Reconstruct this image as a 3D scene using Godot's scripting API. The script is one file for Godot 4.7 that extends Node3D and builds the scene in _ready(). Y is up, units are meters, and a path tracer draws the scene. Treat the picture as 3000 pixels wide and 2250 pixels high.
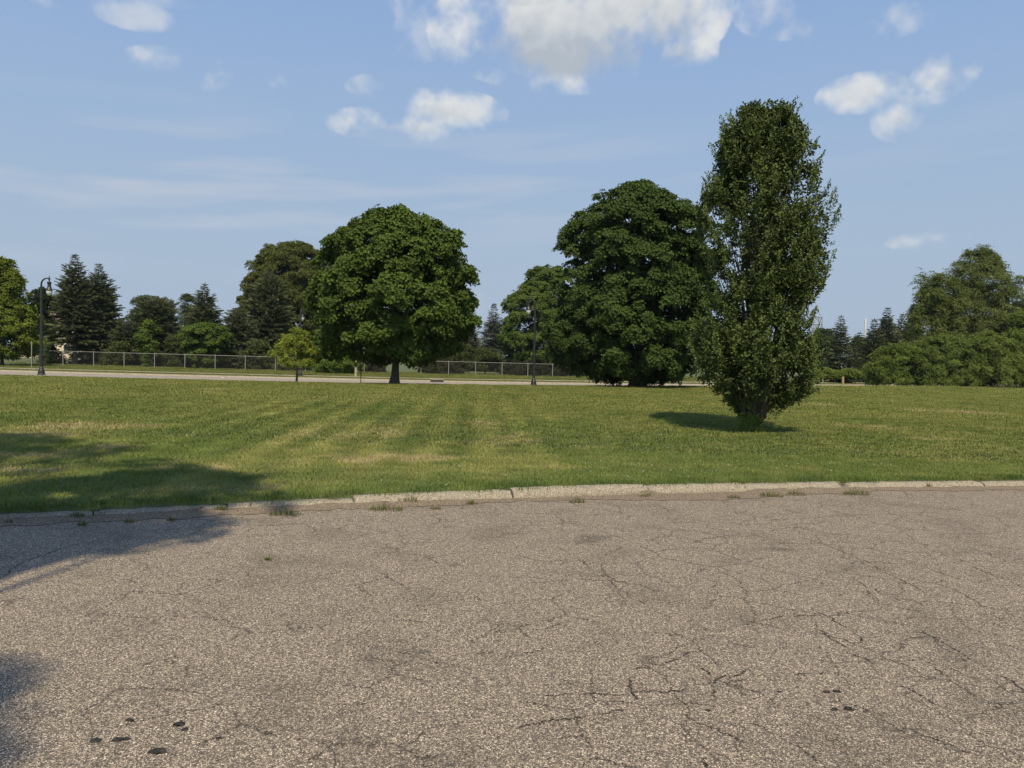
extends Node3D

const TILT := 0.00873          # the whole site falls gently towards +x
const KERB_TOP := 0.10
const VERGE := -0.35          # the far road and its verge lie lower than the lawn

var rng := RandomNumberGenerator.new()
var noise_a := FastNoiseLite.new()
var noise_b := FastNoiseLite.new()
var used_names := {}
var M := {}
var leaf_meshes := {}


# ---------------------------------------------------------------- geometry helpers
class Geo:
	var v := PackedVector3Array()
	var n := PackedVector3Array()
	var c := PackedColorArray()
	var uv := PackedVector2Array()
	var uv2 := PackedVector2Array()
	var col := Color(1, 1, 1)

	func tri(a: Vector3, b: Vector3, d: Vector3) -> void:
		v.append(a); v.append(b); v.append(d)
		c.append(col); c.append(col); c.append(col)

	func quad(a: Vector3, b: Vector3, d: Vector3, e: Vector3) -> void:
		tri(a, b, d); tri(a, d, e)

	func smooth_tri(a: Vector3, b: Vector3, d: Vector3, na: Vector3, nb: Vector3, nd: Vector3) -> void:
		if (b - a).cross(d - a).dot(na + nb + nd) > 0.0:
			v.append(a); v.append(d); v.append(b)
			n.append(na); n.append(nd); n.append(nb)
		else:
			v.append(a); v.append(b); v.append(d)
			n.append(na); n.append(nb); n.append(nd)
		c.append(col); c.append(col); c.append(col)

	func smooth_quad(p: Array, q: Array) -> void:
		smooth_tri(p[0], p[1], p[2], q[0], q[1], q[2])
		smooth_tri(p[0], p[2], p[3], q[0], q[2], q[3])

	func box(centre: Vector3, size: Vector3, turn := 0.0) -> void:
		var b := Basis(Vector3.UP, turn)
		var k := []
		for i in 8:
			k.append(centre + b * (Vector3((i & 1) - 0.5, ((i >> 1) & 1) - 0.5, ((i >> 2) & 1) - 0.5) * size))
		for f in [[0, 1, 3, 2], [4, 6, 7, 5], [0, 4, 5, 1], [2, 3, 7, 6], [0, 2, 6, 4], [1, 5, 7, 3]]:
			flat_quad(k[f[0]], k[f[1]], k[f[2]], k[f[3]], centre)

	func flat_quad(a: Vector3, b: Vector3, d: Vector3, e: Vector3, inside: Vector3) -> void:
		var nn := (b - a).cross(d - a).normalized()
		if nn.dot((a + d) * 0.5 - inside) < 0.0:
			nn = -nn
		smooth_tri(a, b, d, nn, nn, nn)
		smooth_tri(a, d, e, nn, nn, nn)

	func tube(pts: PackedVector3Array, radii: PackedFloat32Array, seg := 8, wob := 0.0) -> void:
		var rings := []
		var norms := []
		var side := Vector3.RIGHT
		for i in pts.size():
			var t := (pts[mini(i + 1, pts.size() - 1)] - pts[maxi(i - 1, 0)]).normalized()
			side = (side - t * side.dot(t))
			if side.length() < 0.01:
				side = t.cross(Vector3.FORWARD)
			side = side.normalized()
			var up := t.cross(side)
			var r := []
			var q := []
			for s in seg:
				var a := TAU * s / seg
				var o := side * cos(a) + up * sin(a)
				var w := 1.0 + wob * sin(a * 3.0 + i * 1.3) + wob * 0.6 * sin(a * 5.0 + i * 0.7)
				r.append(pts[i] + o * radii[i] * w)
				q.append(o)
			rings.append(r)
			norms.append(q)
		for i in pts.size() - 1:
			for s in seg:
				var s2 := (s + 1) % seg
				smooth_quad([rings[i][s], rings[i][s2], rings[i + 1][s2], rings[i + 1][s]], [norms[i][s], norms[i][s2], norms[i + 1][s2], norms[i + 1][s]])
		for e in [0, pts.size() - 1]:
			var nn := (pts[e] - pts[1 if e == 0 else e - 1]).normalized()
			for s in seg:
				smooth_tri(pts[e], rings[e][s], rings[e][(s + 1) % seg], nn, nn, nn)

	func lathe(prof: Array, seg := 16, at := Vector3.ZERO) -> void:
		for i in prof.size() - 1:
			var r0: float = prof[i][0]
			var y0: float = prof[i][1]
			var r1: float = prof[i + 1][0]
			var y1: float = prof[i + 1][1]
			var sl := Vector2(y1 - y0, r0 - r1)
			if sl.length() < 1e-6:
				continue
			sl = sl.normalized()
			if y1 < y0:
				sl = -sl
			for s in seg:
				var a := TAU * s / seg
				var b := TAU * (s + 1) / seg
				var na := Vector3(cos(a) * sl.x, sl.y, sin(a) * sl.x)
				var nb := Vector3(cos(b) * sl.x, sl.y, sin(b) * sl.x)
				smooth_quad([at + Vector3(cos(a) * r0, y0, sin(a) * r0), at + Vector3(cos(b) * r0, y0, sin(b) * r0), at + Vector3(cos(b) * r1, y1, sin(b) * r1), at + Vector3(cos(a) * r1, y1, sin(a) * r1)], [na, nb, nb, na])

	func mesh() -> ArrayMesh:
		var arr := []
		arr.resize(Mesh.ARRAY_MAX)
		arr[Mesh.ARRAY_VERTEX] = v
		if n.size() == v.size():
			arr[Mesh.ARRAY_NORMAL] = n
		arr[Mesh.ARRAY_COLOR] = c
		if uv.size() == v.size():
			arr[Mesh.ARRAY_TEX_UV] = uv
		if uv2.size() == v.size():
			arr[Mesh.ARRAY_TEX_UV2] = uv2
		var m := ArrayMesh.new()
		m.add_surface_from_arrays(Mesh.PRIMITIVE_TRIANGLES, arr)
		return m


func numbered(called: String) -> String:
	if not used_names.has(called):
		used_names[called] = 0
		return called
	used_names[called] += 1
	return "%s_%03d" % [called, used_names[called]]


func tag(o: Node, label: String, category: String, group := "") -> void:
	o.set_meta("label", label)
	o.set_meta("category", category)
	if group:
		o.set_meta("group", group)


func thing(called: String, at: Vector3, label: String, category: String, group := "") -> Node3D:
	var o := Node3D.new()
	o.name = numbered(called)
	o.position = at
	tag(o, label, category, group)
	add_child(o)
	return o


func part(called: String, mesh: Mesh, mat: Material, parent: Node) -> MeshInstance3D:
	var o := MeshInstance3D.new()
	o.name = called
	o.mesh = mesh
	o.material_override = mat
	parent.add_child(o, true)
	return o


func struct(called: String, mesh: Mesh, mat: Material) -> MeshInstance3D:
	var o := part(called, mesh, mat, self)
	o.set_meta("kind", "structure")
	return o


func scatter(called: String, mesh: Mesh, mat: Material, buf: PackedFloat32Array, parent: Node) -> MultiMeshInstance3D:
	var mm := MultiMesh.new()
	mm.transform_format = MultiMesh.TRANSFORM_3D
	mm.use_colors = true
	mm.mesh = mesh
	mm.instance_count = buf.size() / 16
	mm.buffer = buf
	var o := MultiMeshInstance3D.new()
	o.name = called
	o.multimesh = mm
	o.material_override = mat
	o.set_meta("kind", "stuff")
	parent.add_child(o, true)
	return o


func put(buf: PackedFloat32Array, b: Basis, p: Vector3, col: Color) -> void:
	buf.append_array(PackedFloat32Array([b.x.x, b.y.x, b.z.x, p.x, b.x.y, b.y.y, b.z.y, p.y, b.x.z, b.y.z, b.z.z, p.z, col.r, col.g, col.b, 1.0]))


func plane_y(x: float, y0: float) -> float:
	return y0 - TILT * x


func on(x: float, fwd: float, y0: float) -> Vector3:
	return Vector3(x, y0 - TILT * x, -fwd)


func unit() -> Vector3:
	var z := rng.randf_range(-1, 1)
	var a := rng.randf() * TAU
	var r := sqrt(1 - z * z)
	return Vector3(r * cos(a), z, r * sin(a))


func kerb_z(x: float) -> float:   # road-side foot of the near kerb, as -z distance
	var q := clampf(x, -10, 10)
	var z := 9.15 + 0.355 * q - 0.0105 * q * q
	return z + (x - q) * (0.355 - 0.021 * q)


func curve(pts: Array, steps := 6) -> PackedVector2Array:   # Catmull-Rom through x, fwd pairs
	var out := PackedVector2Array()
	for i in pts.size() - 1:
		var p0 := Vector2(pts[maxi(i - 1, 0)][0], pts[maxi(i - 1, 0)][1])
		var p1 := Vector2(pts[i][0], pts[i][1])
		var p2 := Vector2(pts[i + 1][0], pts[i + 1][1])
		var p3 := Vector2(pts[mini(i + 2, pts.size() - 1)][0], pts[mini(i + 2, pts.size() - 1)][1])
		for k in steps:
			out.append(p1.cubic_interpolate(p2, p0, p3, float(k) / steps))
	out.append(Vector2(pts[-1][0], pts[-1][1]))
	return out


# ---------------------------------------------------------------- materials
func ramp(cols: Array) -> Gradient:
	var g := Gradient.new()
	var offs := PackedFloat32Array()
	var cs := PackedColorArray()
	for k in cols:
		offs.append(k[0])
		cs.append(Color(k[1], k[2], k[3]).linear_to_srgb())
	g.offsets = offs
	g.colors = cs
	return g


func noise_tex(sd: int, freq: float, size: int, cols: Array, oct := 4) -> NoiseTexture2D:
	var f := FastNoiseLite.new()
	f.seed = sd
	f.frequency = freq
	f.fractal_octaves = oct
	var t := NoiseTexture2D.new()
	t.width = size
	t.height = size
	t.seamless = true
	t.noise = f
	if cols.size():
		t.color_ramp = ramp(cols)
	return t


func surf(called: String, tex: Texture2D, scale: float, rough := 0.9, bump: Texture2D = null, relief := 0.5) -> StandardMaterial3D:
	var m := StandardMaterial3D.new()
	m.resource_name = called
	m.albedo_texture = tex
	m.roughness = rough
	m.uv1_triplanar = true
	m.uv1_world_triplanar = true
	m.uv1_scale = Vector3.ONE * scale
	if bump:
		m.heightmap_enabled = true
		m.heightmap_texture = bump
		m.heightmap_scale = relief
	M[called] = m
	return m


func paint(called: String, r: float, g: float, b: float, rough := 0.6, metal := 0.0) -> StandardMaterial3D:
	var m := StandardMaterial3D.new()
	m.resource_name = called
	m.albedo_color = Color(r, g, b).linear_to_srgb()
	m.roughness = rough
	m.metallic = metal
	M[called] = m
	return m


func leafy(called: String, rough: float, spec: float, through: float) -> StandardMaterial3D:
	var m := StandardMaterial3D.new()
	m.resource_name = called
	m.vertex_color_use_as_albedo = true
	m.roughness = rough
	m.metallic_specular = spec
	m.cull_mode = BaseMaterial3D.CULL_DISABLED
	if through > 0.0:
		m.backlight_enabled = true
		m.backlight = Color(through * 0.9, through, through * 0.35)
	M[called] = m
	return m


func asphalt_material() -> StandardMaterial3D:
	var side := 2048
	var f := FastNoiseLite.new()
	f.noise_type = FastNoiseLite.TYPE_CELLULAR
	f.seed = 11
	f.frequency = 0.30
	f.cellular_jitter = 1.0
	f.fractal_type = FastNoiseLite.FRACTAL_NONE
	f.cellular_return_type = FastNoiseLite.RETURN_CELL_VALUE
	var cell := f.get_image(side, side).get_data()
	f.cellular_return_type = FastNoiseLite.RETURN_DISTANCE2_SUB
	var gap := f.get_image(side, side)
	var edge := gap.get_data()
	var lut := PackedByteArray()
	lut.resize(256 * 3)
	for i in 256:
		var t := float((i * 97) % 256) / 255.0
		var k := float((i * 53) % 256) / 255.0
		var c := Color(0.25, 0.215, 0.165)
		if t < 0.13:
			c = Color(0.50, 0.445, 0.345)
		elif t < 0.36:
			c = Color(0.34, 0.295, 0.222)
		elif t < 0.44:
			c = Color(0.33, 0.275, 0.195)
		elif t < 0.66:
			c = Color(0.115, 0.103, 0.085)
		elif t < 0.8:
			c = Color(0.17, 0.15, 0.125)
		c = (Color(c.r * 1.33, c.g * 1.28, c.b * 1.30) * (0.74 + 0.5 * k)).linear_to_srgb()
		lut[i * 3] = int(clampf(c.r, 0, 1) * 255)
		lut[i * 3 + 1] = int(clampf(c.g, 0, 1) * 255)
		lut[i * 3 + 2] = int(clampf(c.b, 0, 1) * 255)
	var binder := PackedByteArray([70, 66, 59])
	var data := PackedByteArray()
	data.resize(side * side * 3)
	var o := 0
	for i in side * side:
		var q := cell[i] * 3
		if edge[i] < 34:
			data[o] = binder[0]; data[o + 1] = binder[1]; data[o + 2] = binder[2]
		else:
			data[o] = lut[q]; data[o + 1] = lut[q + 1]; data[o + 2] = lut[q + 2]
		o += 3
	var m := StandardMaterial3D.new()
	m.resource_name = "worn_asphalt"
	m.albedo_texture = ImageTexture.create_from_image(Image.create_from_data(side, side, false, Image.FORMAT_RGB8, data))
	m.roughness = 0.92
	m.metallic_specular = 0.3
	m.heightmap_enabled = true
	m.heightmap_texture = ImageTexture.create_from_image(gap)
	m.heightmap_scale = 0.35
	m.detail_enabled = true
	m.detail_blend_mode = BaseMaterial3D.BLEND_MODE_MIX
	m.detail_uv_layer = BaseMaterial3D.DETAIL_UV_2
	m.detail_albedo = ImageTexture.create_from_image(crack_map())
	M["asphalt"] = m
	return m


const CRACKS := [[[2.99, 7.36], [3.12, 6.53], [3.21, 5.77]], [[2.67, 7.99], [2.99, 7.36]], [[1.64, 7.2], [2.47, 7.81], [3.0, 8.03]], [[3.0, 8.03], [3.36, 7.69]], [[0.46, 6.87], [0.77, 5.9], [0.94, 5.37], [1.07, 5.06]], [[-0.08, 4.72], [0.24, 4.8], [0.47, 4.95]], [[1.03, 4.47], [1.16, 4.05], [1.39, 3.78], [1.58, 3.61]], [[0.06, 3.49], [0.27, 3.59], [0.58, 3.69]], [[0.26, 3.44], [0.45, 3.55], [0.64, 3.77]], [[0.2, 3.84], [0.65, 3.91], [0.92, 3.95], [1.36, 4.22]], [[1.61, 5.04], [2.27, 5.27], [2.71, 5.34]], [[2.01, 4.91], [2.03, 4.54], [2.1, 4.39], [2.66, 4.5]], [[2.1, 4.39], [2.11, 4.07], [2.17, 3.91], [2.27, 3.69]], [[2.61, 5.05], [2.72, 4.76], [2.71, 4.48], [2.76, 4.24], [2.74, 4.02]], [[2.14, 5.36], [2.19, 4.72]], [[3.37, 5.32], [3.38, 4.99]], [[1.03, 3.83], [1.18, 4.05], [1.32, 4.1]], [[0.85, 3.26], [0.89, 3.18]], [[-3.65, 5.47], [-3.79, 6.01], [-3.73, 6.46], [-3.44, 6.74]], [[0.84, 3.67], [1.07, 3.39]], [[2.81, 5.87], [2.88, 5.58]], [[2.8, 6.19], [2.68, 5.49], [2.91, 5.36]], [[1.53, 4.16], [1.73, 4.2], [1.83, 4.23]], [[2.43, 4.46], [2.43, 4.17], [2.48, 3.89], [2.58, 3.78]], [[1.89, 3.6], [2.06, 3.38], [2.25, 3.28]], [[1.16, 3.59], [1.35, 3.26]], [[4.02, 6.62], [4.07, 6.03]], [[1.66, 8.11], [3.05, 8.46], [4.9, 9.1]], [[-0.65, 7.57], [0.03, 7.73], [0.74, 7.99]], [[-3.71, 6.97], [-2.61, 7.4], [-1.68, 7.67]], [[3.62, 6.42], [3.7, 6.18]], [[0.65, 4.06], [0.65, 3.81]], [[0.69, 4.19], [0.9, 4.3], [1.13, 4.47]], [[0.95, 5.91], [0.53, 5.87]]]
const STAINS := [[0.81, 7.31, 0.2, 0.19], [0.73, 7.16, 0.13, 0.1], [-0.44, 6.21, 0.08, 0.06], [-0.52, 4.35, 0.12, 0.06], [-0.77, 4.24, 0.09, 0.06], [-0.13, 4.36, 0.08, 0.05], [-2.56, 4.69, 0.05, 0.05], [0.81, 4.35, 0.06, 0.07], [2.51, 7.04, 0.2, 0.1], [-0.78, 4.49, 0.3, 0.27], [-0.57, 5.35, 0.29, 0.23], [0.35, 3.99, 0.06, 0.04]]


func crack_map() -> Image:   # 12 m x 6.75 m of cracks and oil stains, 5.9 mm a pixel
	var w := 2048
	var h := 1152
	var f := FastNoiseLite.new()
	f.seed = 5
	f.frequency = 0.006
	f.fractal_octaves = 5
	var cloudy := f.get_seamless_image(w, h).get_data()
	f.seed = 17
	f.frequency = 0.0125
	f.fractal_type = FastNoiseLite.FRACTAL_NONE
	f.noise_type = FastNoiseLite.TYPE_CELLULAR
	f.cellular_return_type = FastNoiseLite.RETURN_CELL_VALUE
	f.cellular_jitter = 1.0
	f.domain_warp_enabled = true
	f.domain_warp_amplitude = 30.0
	f.domain_warp_frequency = 0.02
	f.domain_warp_fractal_octaves = 4
	var net := f.get_image(w, h, false, false, false).get_data()
	var im := Image.create_empty(w, h, false, Image.FORMAT_RGBA8)
	im.fill(Color8(66, 61, 55, 0))
	var data := im.get_data()
	for i in w * h:
		var k := cloudy[i]
		if k > 138:
			data[i * 4 + 3] = mini((k - 138) * 80 / 100, 66)
		if i > w and (net[i] != net[i - 1] or net[i] != net[i - w]):
			var x := i % w
			var worn := float(x) / w * 1.9 - 0.66 + (cloudy[w * h - 1 - i] - 128) / 70.0
			if worn > 0.0:
				data[i * 4] = 46; data[i * 4 + 1] = 41; data[i * 4 + 2] = 36
				data[i * 4 + 3] = int(215 * clampf(worn * 2.4, 0.0, 1.0))
	im = Image.create_from_data(w, h, false, Image.FORMAT_RGBA8, data)
	var scale := w / 12.0
	for s in STAINS:
		var cx: float = (s[0] + 6.0) * scale
		var cy: float = (9.6 - s[1]) * scale
		for k in int(s[2] * s[3] * (60000.0 if s[2] < 0.25 else 18000.0)):
			var a := rng.randf() * TAU
			var r := rng.randf() * 0.6 + absf(rng.randfn(0, 0.25))
			var x := int(cx + cos(a) * r * s[2] * scale)
			var y := int(cy + sin(a) * r * s[3] * scale)
			if x >= 0 and y >= 0 and x < w and y < h:
				im.set_pixel(x, y, Color8(52, 49, 46, 140))
	for c in CRACKS:
		for i in c.size() - 1:
			crack(im, Vector2((c[i][0] + 6.0) * scale, (9.6 - c[i][1]) * scale), Vector2((c[i + 1][0] + 6.0) * scale, (9.6 - c[i + 1][1]) * scale), 1.0)
	for k in 120:   # short splits that run along the edge of the surfacing
		var p := Vector2(rng.randf() * w, (9.6 - rng.randf_range(6.6, 9.4)) * scale)
		crack(im, p, p + Vector2(rng.randf_range(0.15, 0.6), rng.randf_range(-0.16, 0.02)) * scale, 0.6)
	for k in 170:   # hairline net, thickest on the right-hand side
		var x := rng.randf_range(-5.8, 5.8)
		if x < 0.4 and rng.randf() < 0.72:
			continue
		var p := Vector2((x + 6.0) * scale, rng.randf_range(0.06, 0.98) * h)
		var a := rng.randf_range(-0.5, 0.5) + (PI * 0.5 if rng.randf() < 0.5 else 0.15)
		var q := p + Vector2(cos(a), sin(a)) * rng.randf_range(0.15, 0.7) * scale
		crack(im, p, q, 0.55)
	return im


func crack(im: Image, a: Vector2, b: Vector2, strength: float) -> void:
	var n := int(a.distance_to(b)) + 2
	var side := (b - a).orthogonal().normalized()
	var off := 0.0
	var wide := 1.0
	for i in n:
		off = off * 0.97 + rng.randf_range(-1.3, 1.3)
		wide = clampf(wide + rng.randf_range(-0.25, 0.25), 0.3, 1.3)
		var fade := minf(1.0, minf(i, n - i) / 3.0)
		var p := a.lerp(b, float(i) / n) + side * off * fade
		var steep := absf(b.y - a.y) > absf(b.x - a.x)
		for k in (3 if wide > 0.9 and strength > 0.9 else 2 if wide > 0.5 else 1):
			var x := int(p.x) + (k if steep else 0)
			var y := int(p.y) + (0 if steep else k)
			if x >= 0 and y >= 0 and x < im.get_width() and y < im.get_height() and rng.randf() < 0.92:
				im.set_pixel(x, y, Color8(44, 39, 34, int(245 * minf(1.0, strength * 1.25) * clampf(wide, 0.6, 1.0))))


# ---------------------------------------------------------------- sky
const CLOUDS := [   # azimuth, elevation, half-width, half-height in degrees, density, greyness
	[3.8, 22.5, 8.2, 3.7, 1.7, 0.9], [1.2, 24.8, 5.0, 2.6, 1.2, 0.5], [8.0, 24.0, 5.6, 4.6, 1.7, 0.55], [11.2, 21.1, 2.4, 1.6, 1.0, 0.1], [-5.75, 24.3, 3.4, 1.7, 0.62, 0.3], [-7.3, 22.0, 1.6, 1.5, 0.4, 0.2],
	[-8.8, 16.2, 4.4, 1.0, 0.85, 0.3], [-5.4, 17.3, 3.6, 1.3, 0.9, 0.4], [-10.6, 18.6, 1.6, 0.7, 0.42, 0.2], [-24.4, 18.3, 2.3, 1.0, 0.7, 0.3], [-20.6, 17.8, 3.3, 1.4, 0.75, 0.3], [-17.6, 18.2, 1.8, 0.6, 0.36, 0.2],
	[-26.4, 21.0, 2.0, 0.8, 0.5, 0.2], [-24.8, 22.4, 2.0, 0.6, 0.45, 0.2], [-31.8, 21.0, 1.1, 0.6, 0.5, 0.2], [19.0, 23.1, 3.0, 1.7, 0.62, 0.35], [23.4, 21.8, 3.6, 1.3, 0.62, 0.35], [28.5, 22.6, 1.5, 0.6, 0.36, 0.2],
	[23.8, 17.5, 2.4, 1.1, 0.85, 0.2], [26.0, 15.8, 1.4, 1.3, 0.8, 0.3], [28.6, 17.8, 1.7, 1.3, 0.95, 0.2], [27.2, 16.8, 1.8, 1.0, 0.55, 0.3], [26.8, 8.05, 1.1, 0.42, 0.55, 0.2], [28.6, 8.2, 0.9, 0.5, 0.7, 0.2], [30.3, 8.4, 0.9, 0.4, 0.75, 0.2],
	[-0.6, 4.6, 4.0, 1.0, 0.55, 0.2], [-4.0, 3.9, 4.5, 0.8, 0.45, 0.2], [-41.0, 17.0, 5.0, 1.8, 0.8, 0.4], [40.0, 24.0, 6.0, 2.2, 0.95, 0.6], [-38.0, 30.0, 7.0, 3.0, 0.9, 0.6], [18.0, 33.0, 8.0, 3.4, 0.9, 0.6], [-14.0, 36.0, 9.0, 3.4, 0.95, 0.7], [43.0, 36.0, 5.0, 2.0, 0.7, 0.4]]


func sky_panorama() -> ImageTexture:
	var w := 4096
	var h := 2048
	var im := Image.create_empty(w, h, false, Image.FORMAT_RGBF)
	var stops := [[0.0, Color(0.395, 0.480, 0.595)], [4.0, Color(0.390, 0.486, 0.612)], [9.0, Color(0.372, 0.486, 0.635)], [16.0, Color(0.320, 0.452, 0.655)], [26.0, Color(0.255, 0.392, 0.655)], [50.0, Color(0.225, 0.335, 0.57)], [90.0, Color(0.215, 0.315, 0.53)]]  # highest stops, above the view, are brightened to lift the shadow fill
	for y in h:
		var el := 90.0 - (y + 0.5) * 180.0 / h
		var c: Color = Color(0.25, 0.27, 0.24)
		if el > 0:
			for k in stops.size() - 1:
				if el <= stops[k + 1][0]:
					c = stops[k][1].lerp(stops[k + 1][1], (el - stops[k][0]) / (stops[k + 1][0] - stops[k][0]))
					break
		im.fill_rect(Rect2i(0, y, w, 1), c)
	# clouds and thin cirrus over the quarter of the sky in front
	var per := w / 360.0
	var x0 := int(w * 0.5 - 48 * per)
	var ww := int(96 * per)
	var y0 := int(h * 0.5 - 42 * per)
	var hh := int(41 * per)
	var dens := PackedFloat32Array()
	dens.resize(ww * hh)
	var grey := PackedFloat32Array()
	grey.resize(ww * hh)
	var full := PackedFloat32Array()
	full.resize(ww * hh)
	for c in CLOUDS:
		var cx: float = (c[0] * per + w * 0.5) - x0
		var cy: float = (h * 0.5 - c[1] * per) - y0
		var rx: float = c[2] * per * 1.3
		var ry: float = c[3] * per * 1.3
		for y in range(maxi(0, int(cy - ry)), mini(hh, int(cy + ry) + 1)):
			for x in range(maxi(0, int(cx - rx)), mini(ww, int(cx + rx) + 1)):
				var dx := (x - cx) / rx
				var dy := (y - cy) / ry
				if dy > 0.0:
					dy *= 1.25
				var d: float = (1.0 - sqrt(dx * dx + dy * dy)) * c[4] * 1.3
				if d > 0.0:
					var i := y * ww + x
					var low: float = clampf(0.35 + dy * 0.95, 0.0, 1.0) * c[5]
					if d > dens[i]:
						grey[i] = lerpf(grey[i], low, 0.5 if dens[i] > 0.0 else 1.0)
						dens[i] = d
					full[i] = maxf(full[i], minf(1.0, c[4] * 1.05))
	var f := FastNoiseLite.new()
	f.seed = 21
	f.frequency = 0.011
	f.fractal_octaves = 6
	f.fractal_gain = 0.52
	var fine := f.get_image(ww, hh, false, false, false).get_data()
	f.seed = 88
	f.frequency = 0.034
	var puff := f.get_image(ww, hh, false, false, false).get_data()
	f.seed = 31
	f.frequency = 0.006
	f.fractal_octaves = 4
	var streak := f.get_image(ww, hh * 6, false, false, false).get_data()
	for y in hh:
		var el := 42.0 - y / per
		for x in ww:
			var i := y * ww + x
			var az := (x + x0 - w * 0.5) / per
			var s := (streak[(y * 5 + x / 3) * ww + x / 2] - 128) / 128.0
			var veil := clampf(s * 1.7 + 0.16, 0, 1) * exp(-pow((el - 12.0 - az * 0.06) / 4.6, 2)) * clampf((22.0 - az) / 34.0, 0.2, 1) * 0.8
			var d := dens[i]
			var a := 0.0
			if d > 0.0:
				var nz := (fine[i] - 128) / 128.0 * 0.95 + (puff[i] - 128) / 128.0 * 0.45
				a = smoothstep(-0.02, 1.3 + grey[i] * 0.5, d * 0.95 + nz * 1.5) * full[i]
			if a <= 0.003 and veil <= 0.003:
				continue
			var base := im.get_pixel(x + x0, y + y0)
			base = base.lerp(Color(0.50, 0.555, 0.66), veil)
			if a > 0.0:
				var p := (puff[i] - 128) / 128.0
				var thick := smoothstep(0.35, 1.05, d)
				var g := clampf(grey[i] * 1.35 * thick + 0.25 * thick - p * 0.3 * (0.3 + thick), 0, 1)
				var c := Color(0.76, 0.77, 0.765).lerp(Color(0.44, 0.49, 0.55), g)
				base = base.lerp(c, a * 0.96)
			im.set_pixel(x + x0, y + y0, base)
	# the same kind of broken cloud goes on round the rest of the sky
	var front := im.get_region(Rect2i(x0, y0, ww, hh))
	front.flip_x()
	for k in [-96.0, 96.0, 180.0]:
		im.blit_rect(front, Rect2i(0, 0, ww, hh), Vector2i(posmod(int(w * 0.5 + k * per - ww * 0.5), w), y0))
	var wrap_x := int(w * 0.5 + 180 * per - ww * 0.5)
	im.blit_rect(front, Rect2i(w - wrap_x, 0, ww - (w - wrap_x), hh), Vector2i(0, y0))
	im.flip_x()
	return ImageTexture.create_from_image(im)


# ---------------------------------------------------------------- foliage
func leaf(g: Geo, base: Vector3, dir: Vector3, nrm: Vector3, length: float, width: float, col: Color) -> void:
	var side := dir.cross(nrm).normalized()
	var mid := base + dir * length * 0.45
	g.col = col
	var l := mid + side * width * 0.5 + nrm * width * 0.16
	var r := mid - side * width * 0.5 + nrm * width * 0.16
	var tip := base + dir * length - nrm * length * 0.12
	g.tri(base, l, tip)
	g.tri(base, tip, r)


func sprig(sd: int, count: int, spread: float, length: float, width: float, flat: float) -> ArrayMesh:   # leaves round a short twig that points along +x, upper side +y
	rng.seed = sd
	var g := Geo.new()
	for i in count:
		var t := float(i) / count
		var p := Vector3((t - 0.5) * spread, rng.randf_range(-0.12, 0.12) * spread, rng.randf_range(-0.45, 0.45) * spread)
		var a := rng.randf_range(-1.3, 1.3) + (0.9 if i % 2 else -0.9)
		var d := Vector3(cos(a), rng.randf_range(-0.55, 0.15), sin(a)).normalized()
		var nn := (Vector3.UP * flat + unit() * (1.0 - flat)).normalized()
		nn = (nn - d * nn.dot(d)).normalized()
		var s := rng.randf_range(0.75, 1.2)
		var k := rng.randf_range(0.82, 1.2)
		leaf(g, p, d, nn, length * s, width * s, Color(k * rng.randf_range(0.93, 1.08), k, k * rng.randf_range(0.85, 1.1)))
	return g.mesh()


func needle_spray(sd: int) -> ArrayMesh:   # a flat conifer branchlet one metre long along +x
	rng.seed = sd
	var g := Geo.new()
	for i in 17:
		var t := 0.06 + i / 17.0 * 0.94
		for s in [-1.0, 1.0]:
			var a := rng.randf_range(0.55, 0.95)
			var ln := (0.36 * (1.0 - t) + 0.12) * rng.randf_range(0.75, 1.2)
			var b := Vector3(t, 0, 0)
			var d: Vector3 = Vector3(cos(a), rng.randf_range(-0.22, 0.2), s * sin(a)).normalized()
			for k in 2:
				var nn := (Vector3.UP + unit() * 0.9).normalized()
				var side := d.cross(nn).normalized() * rng.randf_range(0.022, 0.04)
				var q := rng.randf_range(0.75, 1.25)
				g.col = Color(q, q, q)
				var o := unit() * 0.02
				g.tri(b + o - side * 0.6, b + o + side * 0.6, b + o + d * ln)
				g.tri(b + o + d * ln * 0.3 - side, b + o + d * ln * 0.3 + side, b + o + d * ln * 0.75 + Vector3(0, 0.09, 0))
	return g.mesh()


func prof_at(prof: Array, h: float) -> Vector2:   # prof rows: height, left radius, right radius, from the top down
	if h >= prof[0][0]:
		return Vector2(prof[0][1], prof[0][2]) * 0.5
	for i in prof.size() - 1:
		if h <= prof[i][0] and h >= prof[i + 1][0]:
			var t: float = (prof[i][0] - h) / maxf(prof[i][0] - prof[i + 1][0], 0.001)
			return Vector2(lerpf(prof[i][1], prof[i + 1][1], t), lerpf(prof[i][2], prof[i + 1][2], t))
	return Vector2(prof[-1][1], prof[-1][2]) * 0.6


func in_metres(px: Array, cx: float, base: float, mpp: float) -> Array:   # outline rows y, left x, right x as measured
	var out := []
	for r in px:
		out.append([(base - r[0]) * mpp, maxf(cx - r[1], 2.0) * mpp, maxf(r[2] - cx, 2.0) * mpp])
	return out


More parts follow.
